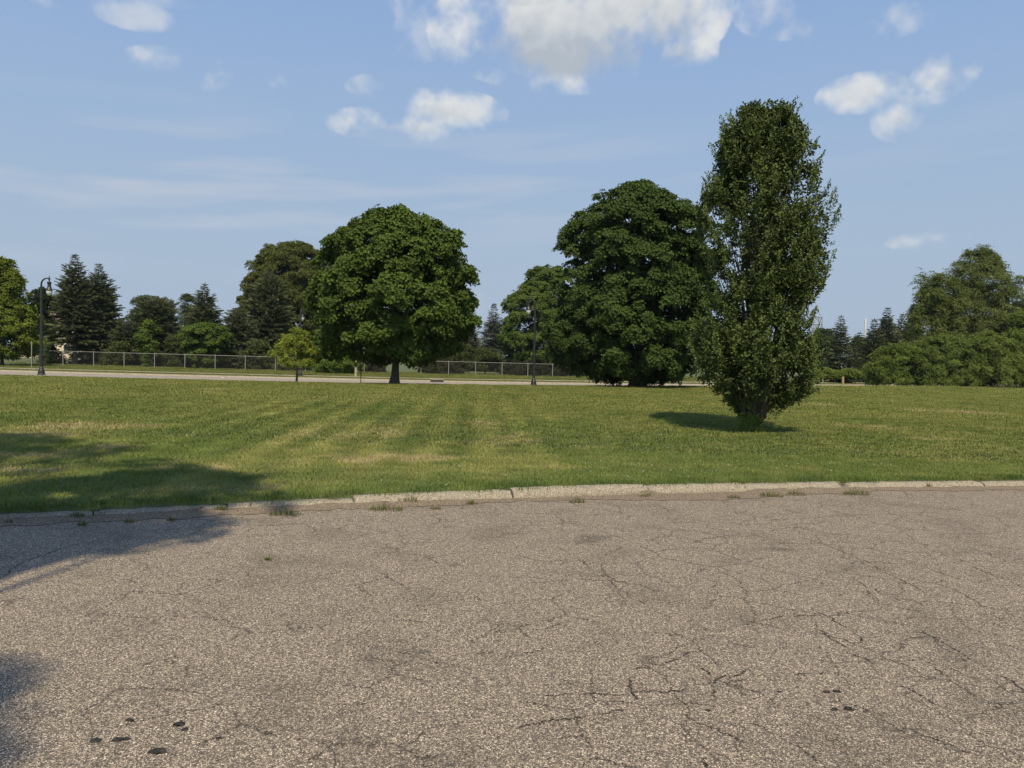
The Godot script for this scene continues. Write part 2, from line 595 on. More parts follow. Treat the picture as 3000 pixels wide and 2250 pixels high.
func crown_points(prof: Array, rc: float, amount: float, rag := 0.22) -> Array:   # clump centres through the crown, most of them near its skin
	var pts := []
	var top: float = prof[0][0]
	var low: float = prof[-1][0]
	var area := 0.0
	var n := 24
	for i in n:
		var r := prof_at(prof, lerpf(low, top, (i + 0.5) / n))
		area += TAU * (r.x + r.y) * 0.5 * (top - low) / n
	var count := int(amount * area / (rc * rc * 1.35))
	var tries := 0
	var rmax := 0.1
	for r in prof:
		rmax = maxf(rmax, maxf(r[1], r[2]))
	while pts.size() < count and tries < count * 12:
		tries += 1
		var h := rng.randf_range(low, top)
		var lr := prof_at(prof, h)
		if rng.randf() * rmax > maxf(lr.x, lr.y) + 0.12 * rmax:
			continue
		var a := rng.randf() * TAU
		var rx := lr.y if cos(a) > 0 else lr.x
		var rd := (lr.x + lr.y) * 0.5
		var r := sqrt(pow(rx * cos(a), 2) + pow(rd * sin(a), 2))
		var inner := rng.randf() < 0.36
		var f := rng.randf_range(0.35, 0.8) if inner else rng.randf_range(0.84, 1.07)
		var lump := noise_a.get_noise_3d(cos(a) * r * 26.0 + low * 700.0, h * 26.0 + rmax * 900.0, sin(a) * r * 26.0)
		r = maxf(0.0, r * (f + lump * rag) - rc * 0.62)
		if sin(a) < -0.5 and not inner and rng.randf() < 0.3:
			continue
		pts.append(Vector3(r * cos(a), clampf(h, low + rc * 0.3, top - rc * 0.55), r * sin(a)))
	return pts


func clumped_crown(tree: Node3D, prof: Array, rc: float, per: int, amount: float, mesh: Mesh, mat: Material, size: float, tone: Color, tone2: Color, squash := 0.72, stray := 0.08, rag := 0.22) -> Array:
	var buf := PackedFloat32Array()
	var pts := crown_points(prof, rc, amount, rag)
	var mid := Vector3(0, lerpf(prof[-1][0], prof[0][0], 0.42), 0)
	for c: Vector3 in pts:
		var o := (c - mid).normalized()
		var shade := rng.randf()
		var lean := (o * 0.55 + Vector3.UP * 0.55)
		var big := rc * rng.randf_range(0.6, 1.35)
		for i in per:
			var u := unit()
			if u.dot(lean) < -0.15 and rng.randf() < 0.75:
				u = -u
			var p := c + u * Vector3(1, squash, 1) * big * (rng.randf_range(0.62, 1.0) + (rng.randf() * 0.5 if rng.randf() < stray else 0.0))
			var nn := (u * 0.55 + Vector3.UP * 0.5 + o * 0.35 + unit() * 0.45).normalized()
			var d := (o * 0.6 + u * 0.5 + Vector3.DOWN * 0.45 + unit() * 0.7)
			d = (d - nn * d.dot(nn)).normalized()
			var s := size * rng.randf_range(0.75, 1.25)
			var q := rng.randf_range(0.86, 1.14)
			var col := tone.lerp(tone2, clampf(shade + rng.randf_range(-0.3, 0.3), 0, 1)) * q
			put(buf, Basis(d * s, nn * s, d.cross(nn) * s), p, col)
	scatter("crown", mesh, mat, buf, tree)
	return pts


func trunk(tree: Node3D, height: float, r0: float, r1: float, mat: Material, lean := Vector3.ZERO, flare := 1.7, clear := 0.3) -> void:
	var g := Geo.new()
	var pts := PackedVector3Array()
	var rad := PackedFloat32Array()
	for i in 14:
		var t := i / 13.0
		var h := -0.08 + t * height
		pts.append(lean * t + Vector3(sin(t * 5.0) * r0 * 0.3, h, cos(t * 4.0) * r0 * 0.25 - r0 * 0.25))
		rad.append(lerpf(r0, r1, t) * (1.0 + (flare - 1.0) * exp(-t * height / clear)))
	g.tube(pts, rad, 10, 0.05)
	part("trunk", g.mesh(), mat, tree)


func limbs(tree: Node3D, ends: Array, from_low: float, from_high: float, r0: float, mat: Material, upsweep := 0.35) -> void:
	var g := Geo.new()
	for e: Vector3 in ends:
		var s := Vector3(0, clampf(e.y * rng.randf_range(0.35, 0.75), from_low, from_high), 0)
		var m := s.lerp(e, 0.5) + Vector3(rng.randf_range(-0.2, 0.2), s.distance_to(e) * upsweep * 0.35, rng.randf_range(-0.2, 0.2))
		var q := rng.randf_range(0.7, 1.1)
		g.tube(PackedVector3Array([s, s.lerp(m, 0.5) + Vector3(0, 0.03, 0), m, m.lerp(e, 0.6), e]), PackedFloat32Array([r0 * q, r0 * 0.75 * q, r0 * 0.5 * q, r0 * 0.3 * q, r0 * 0.1 * q]), 6)
	part("limbs", g.mesh(), mat, tree)


func leaf_tree(called: String, label: String, category: String, at: Vector3, prof: Array, o: Dictionary, group := "") -> Node3D:
	rng.seed = o.get("seed", 1)
	var t := thing(called, at, label, category, group)
	var top: float = prof[0][0]
	var pts := clumped_crown(t, prof, o.rc, o.per, o.get("amount", 1.0), leaf_meshes[o.leaf], M[o.get("mat", "leaf")], o.get("size", 1.0), o.tone, o.tone2, o.get("squash", 0.72), o.get("stray", 0.08), o.get("rag", 0.22))
	var r0: float = o.get("trunk", top * 0.025)
	trunk(t, top * 0.72, r0, r0 * 0.3, M["bark"], Vector3(0, 0, 0), 1.6, 0.3)
	var ends := []
	for i in mini(o.get("limbs", 16), pts.size()):
		ends.append(pts[rng.randi() % pts.size()])
	limbs(t, ends, minf(prof[-1][0] * 0.9, top * 0.25), top * 0.6, r0 * 0.42, M["bark"])
	return t


func spruce(called: String, label: String, at: Vector3, height: float, half: float, tone: Color, tone2: Color, sd: int, power := 0.85, low := 0.25, group := "", gap := 0.34) -> Node3D:
	rng.seed = sd
	var t := thing(called, at, label, "spruce", group)
	var buf := PackedFloat32Array()
	var h := low
	var g := Geo.new()
	while h < height - 0.1:
		var rel := 1.0 - h / height
		var r := half * pow(rel, power) + 0.12
		var nb := 7 + int(r * 2.0)
		var turn := rng.randf() * TAU
		for b in nb:
			var a := turn + TAU * b / nb + rng.randf_range(-0.25, 0.25)
			var out := Vector3(cos(a), 0, sin(a))
			var ln := r * rng.randf_range(0.62, 1.15)
			var rise := lerpf(-0.22, 0.75, pow(1.0 - rel, 1.6)) + rng.randf_range(-0.08, 0.08)
			var tip := Vector3(0, h, 0) + out * ln + Vector3.UP * (ln * rise)
			var n := maxi(1, int(ln / 0.3))
			if ln > 0.8 and b % 2 == 0:
				g.tube(PackedVector3Array([Vector3(0, h, 0), Vector3(0, h, 0) + out * ln * 0.5 + Vector3.UP * (ln * rise * 0.35), tip]), PackedFloat32Array([0.035, 0.022, 0.008]), 4)
			for i in n:
				var f := (i + 0.55) / n
				var p := Vector3(0, h, 0) + out * ln * f * 0.86 + Vector3.UP * (ln * rise * f * f + (0.06 if f > 0.8 else 0.0))
				for s in ([-1.0, 1.0] if f < 0.85 else [0.0]):
					var d: Vector3 = (out + out.cross(Vector3.UP) * s * rng.randf_range(0.45, 0.85) + Vector3.UP * (rise * f + rng.randf_range(-0.22, 0.12))).normalized()
					var nn := (Vector3.UP + unit() * 0.6)
					nn = (nn - d * nn.dot(d)).normalized()
					var sz := rng.randf_range(0.6, 0.95) * clampf(ln * 0.75, 0.4, 1.15)
					var q := rng.randf_range(0.8, 1.2)
					if rng.randf() < 0.4:
						var dd := (d * 0.7 + Vector3(unit().x * 0.5, rng.randf_range(-0.75, 0.35), unit().z * 0.5)).normalized()
						var n2 := unit()
						n2 = (n2 - dd * n2.dot(dd)).normalized()
						put(buf, Basis(dd * sz * 0.75, n2 * sz * 0.75, dd.cross(n2) * sz * 0.75), p + unit() * 0.1, tone.lerp(tone2, rng.randf()))
					put(buf, Basis(d * sz, nn * sz, d.cross(nn) * sz), p + unit() * 0.05, tone.lerp(tone2, rng.randf()) * q)
		h += gap * rng.randf_range(0.75, 1.25) * clampf(rel * 1.3, 0.5, 1.1)
	put(buf, Basis(Vector3.UP * 0.5, Vector3.RIGHT * 0.5, Vector3.BACK * 0.5), Vector3(0, height - 0.35, 0), tone2)
	scatter("crown", leaf_meshes["needle"], M["needle"], buf, t)
	trunk(t, height - 0.15, height * 0.016 + 0.03, 0.015, M["bark"])
	if g.v.size():
		part("limbs", g.mesh(), M["bark"], t)
	return t


func columnar_pear(at: Vector3) -> void:
	rng.seed = 77
	var mpp := 0.00806
	var prof := in_metres([[292, 2178, 2204], [318, 2150, 2262], [352, 2118, 2292], [400, 2088, 2335], [450, 2072, 2362], [520, 2086, 2372], [570, 2035, 2395], [640, 2022, 2422], [700, 2036, 2416], [780, 2052, 2412], [850, 2062, 2386], [905, 2060, 2352], [960, 2026, 2368], [1020, 2014, 2385], [1080, 2024, 2388], [1125, 2050, 2380], [1165, 2110, 2335], [1205, 2150, 2275], [1235, 2178, 2240]], 2205, 1265, mpp)
	var t := thing("columnar_tree", at, "tall narrow dark green columnar tree standing alone on the near lawn", "tree")
	var g := Geo.new()
	var buf := PackedFloat32Array()
	var tone := Color(0.060, 0.085, 0.026)
	var tone2 := Color(0.100, 0.137, 0.038)
	var top: float = prof[0][0]
	# steep leaders that leave the short trunk low down and rise close together
	for i in 95:
		var h1 := rng.randf_range(0.2, 0.97) * top
		var a := rng.randf() * TAU
		var lr := prof_at(prof, h1)
		var rx := lr.y if cos(a) > 0 else lr.x
		var r := sqrt(pow(rx * cos(a), 2) + pow((lr.x + lr.y) * 0.5 * sin(a), 2)) * rng.randf_range(0.35, 0.95)
		var e := Vector3(r * cos(a), h1, r * sin(a))
		var h0 := maxf(0.25, h1 - rng.randf_range(1.4, 3.2) - r * 0.6)
		var s := Vector3(e.x * 0.16, h0, e.z * 0.16)
		var m := s.lerp(e, 0.45) - Vector3(e.x, 0, e.z) * 0.12 + Vector3(rng.randf_range(-0.1, 0.1), 0.1, rng.randf_range(-0.1, 0.1))
		g.tube(PackedVector3Array([s, m, e]), PackedFloat32Array([0.028, 0.015, 0.005]), 5)
	# leaves through the whole narrow crown, gathered in upright sprays with gaps between
	var placed := 0
	var guard := 0
	while placed < 8300 and guard < 90000:
		guard += 1
		var h1 := rng.randf_range(0.035, 0.965) * top
		var lr := prof_at(prof, h1)
		if rng.randf() * 1.75 > (lr.x + lr.y) * 0.5 + 0.25:
			continue
		var a := rng.randf() * TAU
		var rx := lr.y if cos(a) > 0 else lr.x
		var r := sqrt(pow(rx * cos(a), 2) + pow((lr.x + lr.y) * 0.5 * sin(a), 2)) * sqrt(rng.randf_range(0.1, 1.0)) * rng.randf_range(0.84, 0.99)
		var p := Vector3(r * cos(a), h1, r * sin(a))
		var gap := noise_a.get_noise_3d(p.x * 75.0, p.y * 42.0, p.z * 75.0) + 0.6 * noise_b.get_noise_3d(p.x * 170.0, p.y * 130.0, p.z * 170.0)
		var rim_share := Vector2(p.x, p.z).length() / maxf(0.2, r / maxf(0.05, sqrt(pow(cos(a), 2) + pow(sin(a), 2))))
		var thin := 0.10 * smoothstep(0.75, 1.0, Vector2(p.x / (rx + 0.05), p.z / ((lr.x + lr.y) * 0.5 + 0.05)).length()) * rim_share
		if absf(p.x + 0.72) < 0.45 and h1 > 2.5 and h1 < 5.4:
			thin += 0.2
		if h1 < 1.5:
			thin += 0.16
		if Vector2(p.x - 0.75, p.y - 5.7).length() < 0.45 and p.z > 0.3:
			thin += 0.5
		if gap < 0.105 + thin:
			continue
		placed += 1
		var o := unit()
		var rim := Vector3(cos(a), 0, sin(a))
		var d := (rim * 0.4 + Vector3.UP * 0.6 + o * 0.8).normalized()
		var nn := (unit() + rim * 0.5 + Vector3.UP * 0.3)
		nn = (nn - d * nn.dot(d)).normalized()
		var z := rng.randf_range(0.85, 1.3)
		put(buf, Basis(d * z, nn * z, d.cross(nn) * z), p, tone.lerp(tone2, rng.randf()) * rng.randf_range(0.85, 1.18))
	# shoots that poke out of the top and the sides
	for i in 190:
		var h1 := rng.randf_range(0.2, 0.95) * top
		var a := rng.randf() * TAU
		var lr := prof_at(prof, h1)
		var rx := lr.y if cos(a) > 0 else lr.x
		var r := sqrt(pow(rx * cos(a), 2) + pow((lr.x + lr.y) * 0.5 * sin(a), 2))
		var b := Vector3(r * cos(a) * 0.92, h1 - 0.1, r * sin(a) * 0.92)
		var d := (Vector3(cos(a), 0, sin(a)) * 0.45 + Vector3.UP).normalized()
		for j in 5:
			var nn := unit()
			nn = (nn - d * nn.dot(d)).normalized()
			put(buf, Basis(d, nn, d.cross(nn)) * Basis.from_scale(Vector3.ONE * rng.randf_range(0.7, 1.0)), b + d * j * 0.085, tone2 * rng.randf_range(0.95, 1.3))
	# low right-hand skirt and the pale shoots round the foot
	for i in 130:
		var f := rng.randf()
		var p := Vector3(0.35 + f * 1.05, 0.7 + f * 0.55 + rng.randf_range(-0.28, 0.3), rng.randf_range(-0.5, 0.7) * (0.4 + f * 0.4))
		var d := (Vector3(0.8, -0.25, 0) + unit() * 0.7).normalized()
		var nn := unit()
		nn = (nn - d * nn.dot(d)).normalized()
		put(buf, Basis(d, nn, d.cross(nn)), p, tone2 * rng.randf_range(0.95, 1.35))
	for i in 90:
		var f := rng.randf()
		var p := Vector3(-0.5 - f * 0.95, 0.85 + f * 0.75 + rng.randf_range(-0.2, 0.35), rng.randf_range(-0.4, 0.5))
		var d := (Vector3(-0.7, 0.25, 0) + unit() * 0.7).normalized()
		var nn := unit()
		nn = (nn - d * nn.dot(d)).normalized()
		put(buf, Basis(d, nn, d.cross(nn)), p, tone * rng.randf_range(0.95, 1.35))
	scatter("crown", leaf_meshes["pear"], M["glossy_leaf"], buf, t)
	var foot := PackedFloat32Array()
	for i in 110:
		var a := rng.randf() * TAU
		var p := Vector3(cos(a) * rng.randf_range(0.05, 0.27) - 0.12, rng.randf_range(0.03, 0.42), sin(a) * 0.2 + 0.14)
		var d := (Vector3(cos(a), 0.7, sin(a)) + unit() * 0.5).normalized()
		var nn := unit()
		nn = (nn - d * nn.dot(d)).normalized()
		put(foot, Basis(d, nn, d.cross(nn)) * Basis.from_scale(Vector3.ONE * 0.7), p, Color(0.17, 0.23, 0.05) * rng.randf_range(0.8, 1.3))
	scatter("suckers", leaf_meshes["pear"], M["leaf"], foot, t)
	trunk(t, 3.4, 0.07, 0.045, M["bark"], Vector3(0.12, 0, 0), 1.35, 0.25)
	part("limbs", g.mesh(), M["bark"], t)


# ---------------------------------------------------------------- lawn
const PATCHES := [[-8.37, 13.48, 0.93, 1.12, 0.8], [-8.58, 15.24, 0.94, 0.65, 0.9], [-7.28, 15.34, 0.55, 0.65, 0.8], [-6.83, 11.0, 0.65, 0.47, 0.7], [-6.32, 12.17, 0.25, 0.5, 0.9], [-4.63, 10.14, 0.25, 0.23, 0.9], [-4.01, 10.29, 0.39, 0.23, 0.6], [-4.09, 14.67, 0.16, 1.83, 0.9], [-3.26, 13.42, 0.17, 0.5, 0.6], [-2.73, 14.72, 0.44, 1.71, 0.8], [-3.45, 12.39, 0.16, 0.43, 0.7], [-2.74, 11.49, 0.29, 0.36, 0.8], [-1.36, 11.99, 0.57, 0.36, 1.0], [-1.77, 11.5, 1.27, 0.45, 0.6], [-3.65, 8.78, 0.22, 0.21, 0.5], [-3.21, 8.97, 0.15, 0.18, 0.6], [-0.54, 18.02, 0.32, 0.73, 0.6], [0.02, 15.14, 0.34, 0.51, 0.6], [-0.8, 18.41, 0.24, 0.47, 0.7], [0.78, 11.28, 0.3, 0.36, 0.5], [9.96, 20.34, 0.86, 0.46, 0.7], [9.64, 17.32, 0.64, 0.5, 0.8], [9.49, 20.69, 0.65, 0.47, 0.6], [12.78, 31.97, 0.7, 0.85, 0.8], [16.45, 29.38, 1.36, 0.96, 0.6], [17.27, 28.79, 1.18, 0.92, 0.6], [4.58, 11.77, 0.14, 0.24, 0.7], [-6.16, 9.63, 0.39, 0.21, 0.8], [-2.84, 8.91, 0.23, 0.18, 0.5], [-11.66, 30.58, 0.55, 0.78, 0.9], [-5.16, 12.94, 0.64, 1.67, -0.8], [-6.33, 15.04, 0.91, 0.76, -0.8], [-4.59, 13.63, 0.17, 1.58, -0.9], [-1.48, 9.14, 0.6, 0.33, -0.8], [-0.06, 9.37, 0.51, 0.35, -0.8], [1.95, 10.84, 1.28, 0.66, -0.6], [4.12, 13.17, 1.95, 0.98, -0.5], [4.42, 10.97, 1.07, 0.5, -0.6], [-4.95, 9.3, 0.46, 0.49, -0.5], [-1.94, 13.75, 0.24, 1.32, -0.7]]


func dryness(x: float, z: float) -> float:   # how much of the turf is straw, 0 to 1
	var n := noise_a.get_noise_2d(x * 9.0, z * 8.0) * 0.5 + noise_b.get_noise_2d(x * 30.0, z * 60.0) * 0.6 + noise_a.get_noise_2d(x * 14.0 + 500.0, z * 75.0) * 0.4
	var d := 0.24 + n * 0.5 + clampf((z - 18.0) / 60.0, 0, 0.12)
	for p in PATCHES:
		var dx: float = (x - p[0]) / p[2]
		var dz: float = (z - p[1]) / p[3]
		var q := dx * dx + dz * dz
		if q < 4.0:
			d += p[4] * exp(-q * 0.9) * (0.75 + 1.6 * noise_b.get_noise_2d(x * 75.0, z * 75.0))
	# the mower's swaths run away from the road
	d += (sin((x + 0.05 * z) * 7.0) * 0.12 + sin((x + 0.05 * z) * 3.1) * 0.07) * (smoothstep(-9.0, -6.0, x) * smoothstep(2.0, -1.0, x) * 0.85 + 0.15)
	return clampf(d, 0, 1)


func turf(x: float, z: float) -> Color:
	var d := dryness(x, z)
	var k := 1.0 + noise_b.get_noise_2d(x * 90.0, z * 60.0) * 0.32
	var c := Color(0.152, 0.200, 0.055).lerp(Color(0.268, 0.276, 0.092), smoothstep(0.05, 0.5, d))
	c = c.lerp(Color(0.43, 0.36, 0.205), smoothstep(0.5, 1.05, d))
	var swath := sin((x + 0.05 * z) * 7.0) * smoothstep(-9.0, -6.5, x) * smoothstep(2.0, -0.5, x) * smoothstep(44.0, 24.0, z) * smoothstep(10.5, 13.0, z)
	return c * k * (1.0 + 0.13 * swath)


func grass_tuft(sd: int, blades: int, radius: float, tall: float, width: float) -> ArrayMesh:
	rng.seed = sd
	var g := Geo.new()
	for i in blades:
		var a := rng.randf() * TAU
		var r := radius * sqrt(rng.randf())
		var p := Vector3(cos(a) * r, -0.004, sin(a) * r)
		var b := rng.randf() * TAU
		var out := Vector3(cos(b), 0, sin(b))
		var side := Vector3(-out.z, 0, out.x) * width * rng.randf_range(0.6, 1.3)
		var h := tall * rng.randf_range(0.45, 1.15)
		var m := p + Vector3.UP * h * 0.62 + out * h * rng.randf_range(0.1, 0.3)
		var e := p + Vector3.UP * h * rng.randf_range(0.75, 1.0) + out * h * rng.randf_range(0.4, 1.0)
		var k := rng.randf_range(0.7, 1.3)
		g.col = Color(k * rng.randf_range(0.9, 1.15), k, k * rng.randf_range(0.8, 1.1))
		if rng.randf() < 0.12:
			g.col = Color(1.9, 1.45, 2.0) * k
		g.tri(p - side, p + side, m + side * 0.8)
		g.tri(p - side, m + side * 0.8, m - side * 0.8)
		g.tri(m - side * 0.8, m + side * 0.8, e)
	return g.mesh()


func lawn_grass() -> void:
	var near := grass_tuft(301, 26, 0.10, 0.047, 0.0027)
	var mid := grass_tuft(302, 26, 0.20, 0.052, 0.006)
	var far := grass_tuft(303, 44, 0.42, 0.055, 0.011)
	rng.seed = 404
	var zones := [[7.0, 13.5, 150.0, near, 1.0], [13.5, 25.0, 46.0, mid, 1.0], [25.0, 47.0, 15.0, far, 1.0], [47.0, 92.0, 7.0, far, 1.5]]
	for zn in zones:
		var buf := PackedFloat32Array()
		var z: float = zn[0]
		var step := 1.0 / sqrt(zn[2])
		while z < zn[1]:
			var half := z * 0.74 + 3.0
			var x := -half
			while x < half:
				var px := x + rng.randf_range(-0.5, 0.5) * step
				var pz := z + rng.randf_range(-0.5, 0.5) * step
				x += step
				var edge := kerb_z(px) + 0.115 + noise_b.get_noise_2d(px * 260.0, 7.0) * 0.10 + noise_a.get_noise_2d(px * 60.0, 31.0) * 0.08 - 0.09 * smoothstep(-1.0, -3.5, px)
				if pz < edge or (pz > 36.0 and pz > road_near_at(px) - 0.15):
					continue
				var c := turf(px, pz) * (1.12 if pz < 13.5 else 1.0)
				var a := rng.randf() * TAU
				var s: float = rng.randf_range(0.8, 1.2) * zn[4]
				var tall := s * rng.randf_range(0.65, 1.15) * (1.0 + 0.35 * noise_b.get_noise_2d(px * 40.0, pz * 40.0))
				if pz - edge < 0.35:
					tall *= 1.25
					c = c.lerp(Color(0.075, 0.13, 0.032), clampf(0.5 + 1.4 * noise_a.get_noise_2d(px * 60.0, pz * 60.0), 0.0, 0.85))
				put(buf, Basis(Vector3(cos(a) * s, 0, sin(a) * s), Vector3(rng.randf_range(-0.15, 0.15), tall, rng.randf_range(-0.15, 0.15)), Vector3(-sin(a) * s, 0, cos(a) * s)), on(px, pz, KERB_TOP), c * rng.randf_range(0.8 + 0.1 * smoothstep(13.0, 25.0, pz), 1.2 - 0.1 * smoothstep(13.0, 25.0, pz)))
			z += step
		var o := scatter(numbered("lawn_grass"), zn[3], M["grass"], buf, self)
		tag(o, ["short mown grass right behind the near kerb", "short mown grass in the middle of the lawn round the columnar tree", "short mown grass on the far half of the lawn", "short mown grass at the far right end of the lawn"][zones.find(zn)], "grass")
	# verge between the far road and the fence
	var vb := PackedFloat32Array()
	for i in 14000:
		var t := rng.randf() * (verge_line.size() - 1.0)
		var k := int(t)
		var p := verge_line[k].lerp(verge_line[k + 1], t - k)
		var nn := (verge_line[k + 1] - verge_line[k]).orthogonal().normalized()
		if nn.y < 0.0:
			nn = -nn
		var off := rng.randf_range(0.2, 26.0) if rng.randf() < 0.5 else rng.randf_range(0.2, 12.0)
		if off > 3.7 and off < 5.5:
			continue
		p += nn * off
		var c := turf(p.x, p.y) * (1.0 if off < 3.7 else 0.85)
		if off < 3.9:
			c = c.lerp(Color(0.21, 0.20, 0.075), 0.5)
		var a := rng.randf() * TAU
		put(vb, Basis(Vector3(cos(a), 0, sin(a)) * 1.2, Vector3.UP * (1.0 if off < 7.0 else 2.2), Vector3(-sin(a), 0, cos(a)) * 1.2), on(p.x, p.y, VERGE), c * rng.randf_range(0.85, 1.15))
	var v := scatter("verge_grass", far, M["grass"], vb, self)
	tag(v, "mown grass on the verge beyond the far road, in front of the fence", "grass")
	# white clover heads in the turf
	var cb := PackedFloat32Array()
	for i in 420:
		var z := rng.randf_range(8.0, 19.0)
		var x := rng.randf_range(-1.0, 1.0) * z * 0.75
		if z < kerb_z(x) + 0.3 or (x < -1.0 and rng.randf() < 0.7):
			continue
		var s := rng.randf_range(0.006, 0.011)
		put(cb, Basis.from_scale(Vector3(s, s, s)), on(x, z, KERB_TOP + rng.randf_range(0.045, 0.065)), Color(0.55, 0.54, 0.46))
	var g := Geo.new()
	g.lathe([[0.0, 1.0], [0.75, 0.65], [1.0, 0.0], [0.6, -0.7], [0.0, -0.9]], 6)
	var cl := scatter("clover_flowers", g.mesh(), M["grass"], cb, self)
	tag(cl, "tiny white clover heads dotted through the near lawn", "flowers")


var road_near := PackedVector2Array()
var road_far := PackedVector2Array()
var verge_line := PackedVector2Array()


func road_near_at(x: float) -> float:
	for i in road_near.size() - 1:
		if x >= road_near[i].x and x < road_near[i + 1].x:
			return lerpf(road_near[i].y, road_near[i + 1].y, (x - road_near[i].x) / (road_near[i + 1].x - road_near[i].x))
	return 38.5 if x < 0.0 else 1000.0


func sheet(poly: PackedVector2Array, y0: float) -> ArrayMesh:   # flat outline, x and fwd
	var g := Geo.new()
	var idx := Geometry2D.triangulate_polygon(poly)
	var up := Vector3.UP
	for i in range(0, idx.size(), 3):
		var a := poly[idx[i]]
		var b := poly[idx[i + 1]]
		var c := poly[idx[i + 2]]
		g.smooth_tri(on(a.x, a.y, y0), on(b.x, b.y, y0), on(c.x, c.y, y0), up, up, up)
	return g.mesh()


func strip(line: PackedVector2Array, prof: Array, y0: float) -> ArrayMesh:   # sweep offset, height pairs along a line
	var g := Geo.new()
	for i in line.size() - 1:
		var n0 := line_normal(line, i)
		var n1 := line_normal(line, i + 1)
		for k in prof.size() - 1:
			var a: Vector2 = line[i] + n0 * prof[k][0]
			var b: Vector2 = line[i + 1] + n1 * prof[k][0]
			var c: Vector2 = line[i + 1] + n1 * prof[k + 1][0]
			var d: Vector2 = line[i] + n0 * prof[k + 1][0]
			var pa := on(a.x, a.y, y0 + prof[k][1])
			var pb := on(b.x, b.y, y0 + prof[k][1])
			var pc := on(c.x, c.y, y0 + prof[k + 1][1])
			var pd := on(d.x, d.y, y0 + prof[k + 1][1])
			var nn := (pb - pa).cross(pd - pa).normalized()
			if nn.y < -0.01 or (absf(nn.y) <= 0.01 and nn.z < 0.0):
				nn = -nn
			g.smooth_quad([pa, pb, pc, pd], [nn, nn, nn, nn])
	return g.mesh()


func line_normal(line: PackedVector2Array, i: int) -> Vector2:   # to the left of travel, away from the camera
	var d := (line[mini(i + 1, line.size() - 1)] - line[maxi(i - 1, 0)]).normalized()
	return Vector2(-d.y, d.x)


# ---------------------------------------------------------------- the ground
func build_ground() -> void:
	# near road
	var g := Geo.new()
	var xs := []
	var x := -40.0
	while x <= 40.01:
		xs.append(x)
		x += 0.5 if absf(x) < 12.0 else 2.0
	for i in xs.size() - 1:
		var rows := [kerb_z(xs[i]) + 0.06, kerb_z(xs[i + 1]) + 0.06]
		var ts := [0.0, 0.5, 1.0]
		for k in 2:
			var p := []
			for q in [[0, k], [1, k], [1, k + 1], [0, k + 1]]:
				var px: float = xs[i + q[0]]
				var pz: float = lerpf(rows[q[0]], -30.0, ts[q[1]])
				p.append(on(px, pz, 0.0))
			g.smooth_quad(p, [Vector3.UP, Vector3.UP, Vector3.UP, Vector3.UP])
	for v in g.v:
		g.uv.append(Vector2(v.x, v.z) / 4.6)
		g.uv2.append(Vector2((v.x + 6.0) / 12.0, (v.z + 9.6) / 6.75))
	struct("near_road", g.mesh(), asphalt_material())
	# the crest of the lawn, the bank behind it, then the lower road, its kerb, footway and verge
	road_near = curve([[-140, 37.5], [-90, 38.0], [-40, 38.4], [-25.85, 38.86], [-15.81, 39.61], [-9.1, 41.03], [0.0, 44.57], [8.79, 49.57], [17.5, 55.7], [26.46, 62.83], [35.0, 69.3], [45.0, 75.6], [54.4, 81.9], [80.0, 100.0], [150.0, 150.0]])
	road_far = curve([[-140, 57.3], [-90, 57.9], [-60, 58.2], [-40, 58.6], [-32, 58.9], [-24.5, 59.6], [-13.8, 60.9], [-6.1, 62.5], [0, 64.6], [12.7, 70.3], [25.0, 78.2], [37.5, 87.7], [60, 106.7], [120, 163.7]])
	verge_line = PackedVector2Array()
	var poly := PackedVector2Array()
	for i in road_far.size():
		verge_line.append(road_far[i] + line_normal(road_far, i) * 0.17)
		poly.append(road_far[i])
	for i in range(road_far.size() - 1, -1, -1):
		poly.append(road_far[i] - line_normal(road_far, i) * 7.4)
	struct("far_road", sheet(poly, VERGE - 0.12), M["far_road"])
	struct("far_kerb", strip(road_far, [[-0.35, 0.006], [-0.02, 0.006], [0.0, 0.012], [0.03, 0.11], [0.06, 0.125], [0.17, 0.125]], VERGE - 0.12), M["concrete"])
	struct("bank", strip(road_near, [[-0.6, -0.03], [0.0, -0.01], [1.5, -0.12], [4.0, -0.42], [6.0, -0.57]], KERB_TOP), M["soil_turf"])
	var vp := PackedVector2Array(verge_line)
	vp.append(Vector2(700, 700)); vp.append(Vector2(700, 1400)); vp.append(Vector2(-700, 1400)); vp.append(Vector2(-700, 59))
	struct("verge", sheet(vp, VERGE), M["soil_turf"])
	struct("footway", strip(verge_line, [[3.9, 0.002], [3.92, 0.018], [5.3, 0.018], [5.32, 0.002]], VERGE), M["concrete"])
	# lawn sheet up to the road, and the land beyond to the horizon
	var lg := Geo.new()
	var zs := [0.0, 0.003, 0.02, 0.05, 0.1, 0.16, 0.24, 0.34, 0.46, 0.6, 0.78, 1.0]
	var lx := -110.0
	while lx < 110.0:
		for k in zs.size() - 1:
			var p := []
			var cs := []
			for q in [[0, k], [1, k], [1, k + 1], [0, k + 1]]:
				var px: float = lx + q[0] * 1.0
				var pz := lerpf(kerb_z(px) + 0.185, road_near_at(px), zs[q[1]])
				p.append(on(px, pz, KERB_TOP - (0.05 if q[1] == 0 else 0.0)))
				cs.append(turf(px, pz) * 0.8)
			var at := lg.v.size()
			lg.smooth_quad(p, [Vector3.UP, Vector3.UP, Vector3.UP, Vector3.UP])
			for j in range(at, lg.v.size()):
				for w in 4:
					if lg.v[j].is_equal_approx(p[w]):
						lg.c[j] = cs[w]
		lx += 1.0
	struct("lawn", lg.mesh(), M["lawn_base"])
	struct("ground", sheet(PackedVector2Array([Vector2(-900, -300), Vector2(900, -300), Vector2(900, 1600), Vector2(-900, 1600)]), VERGE - 0.14), M["soil_turf"])


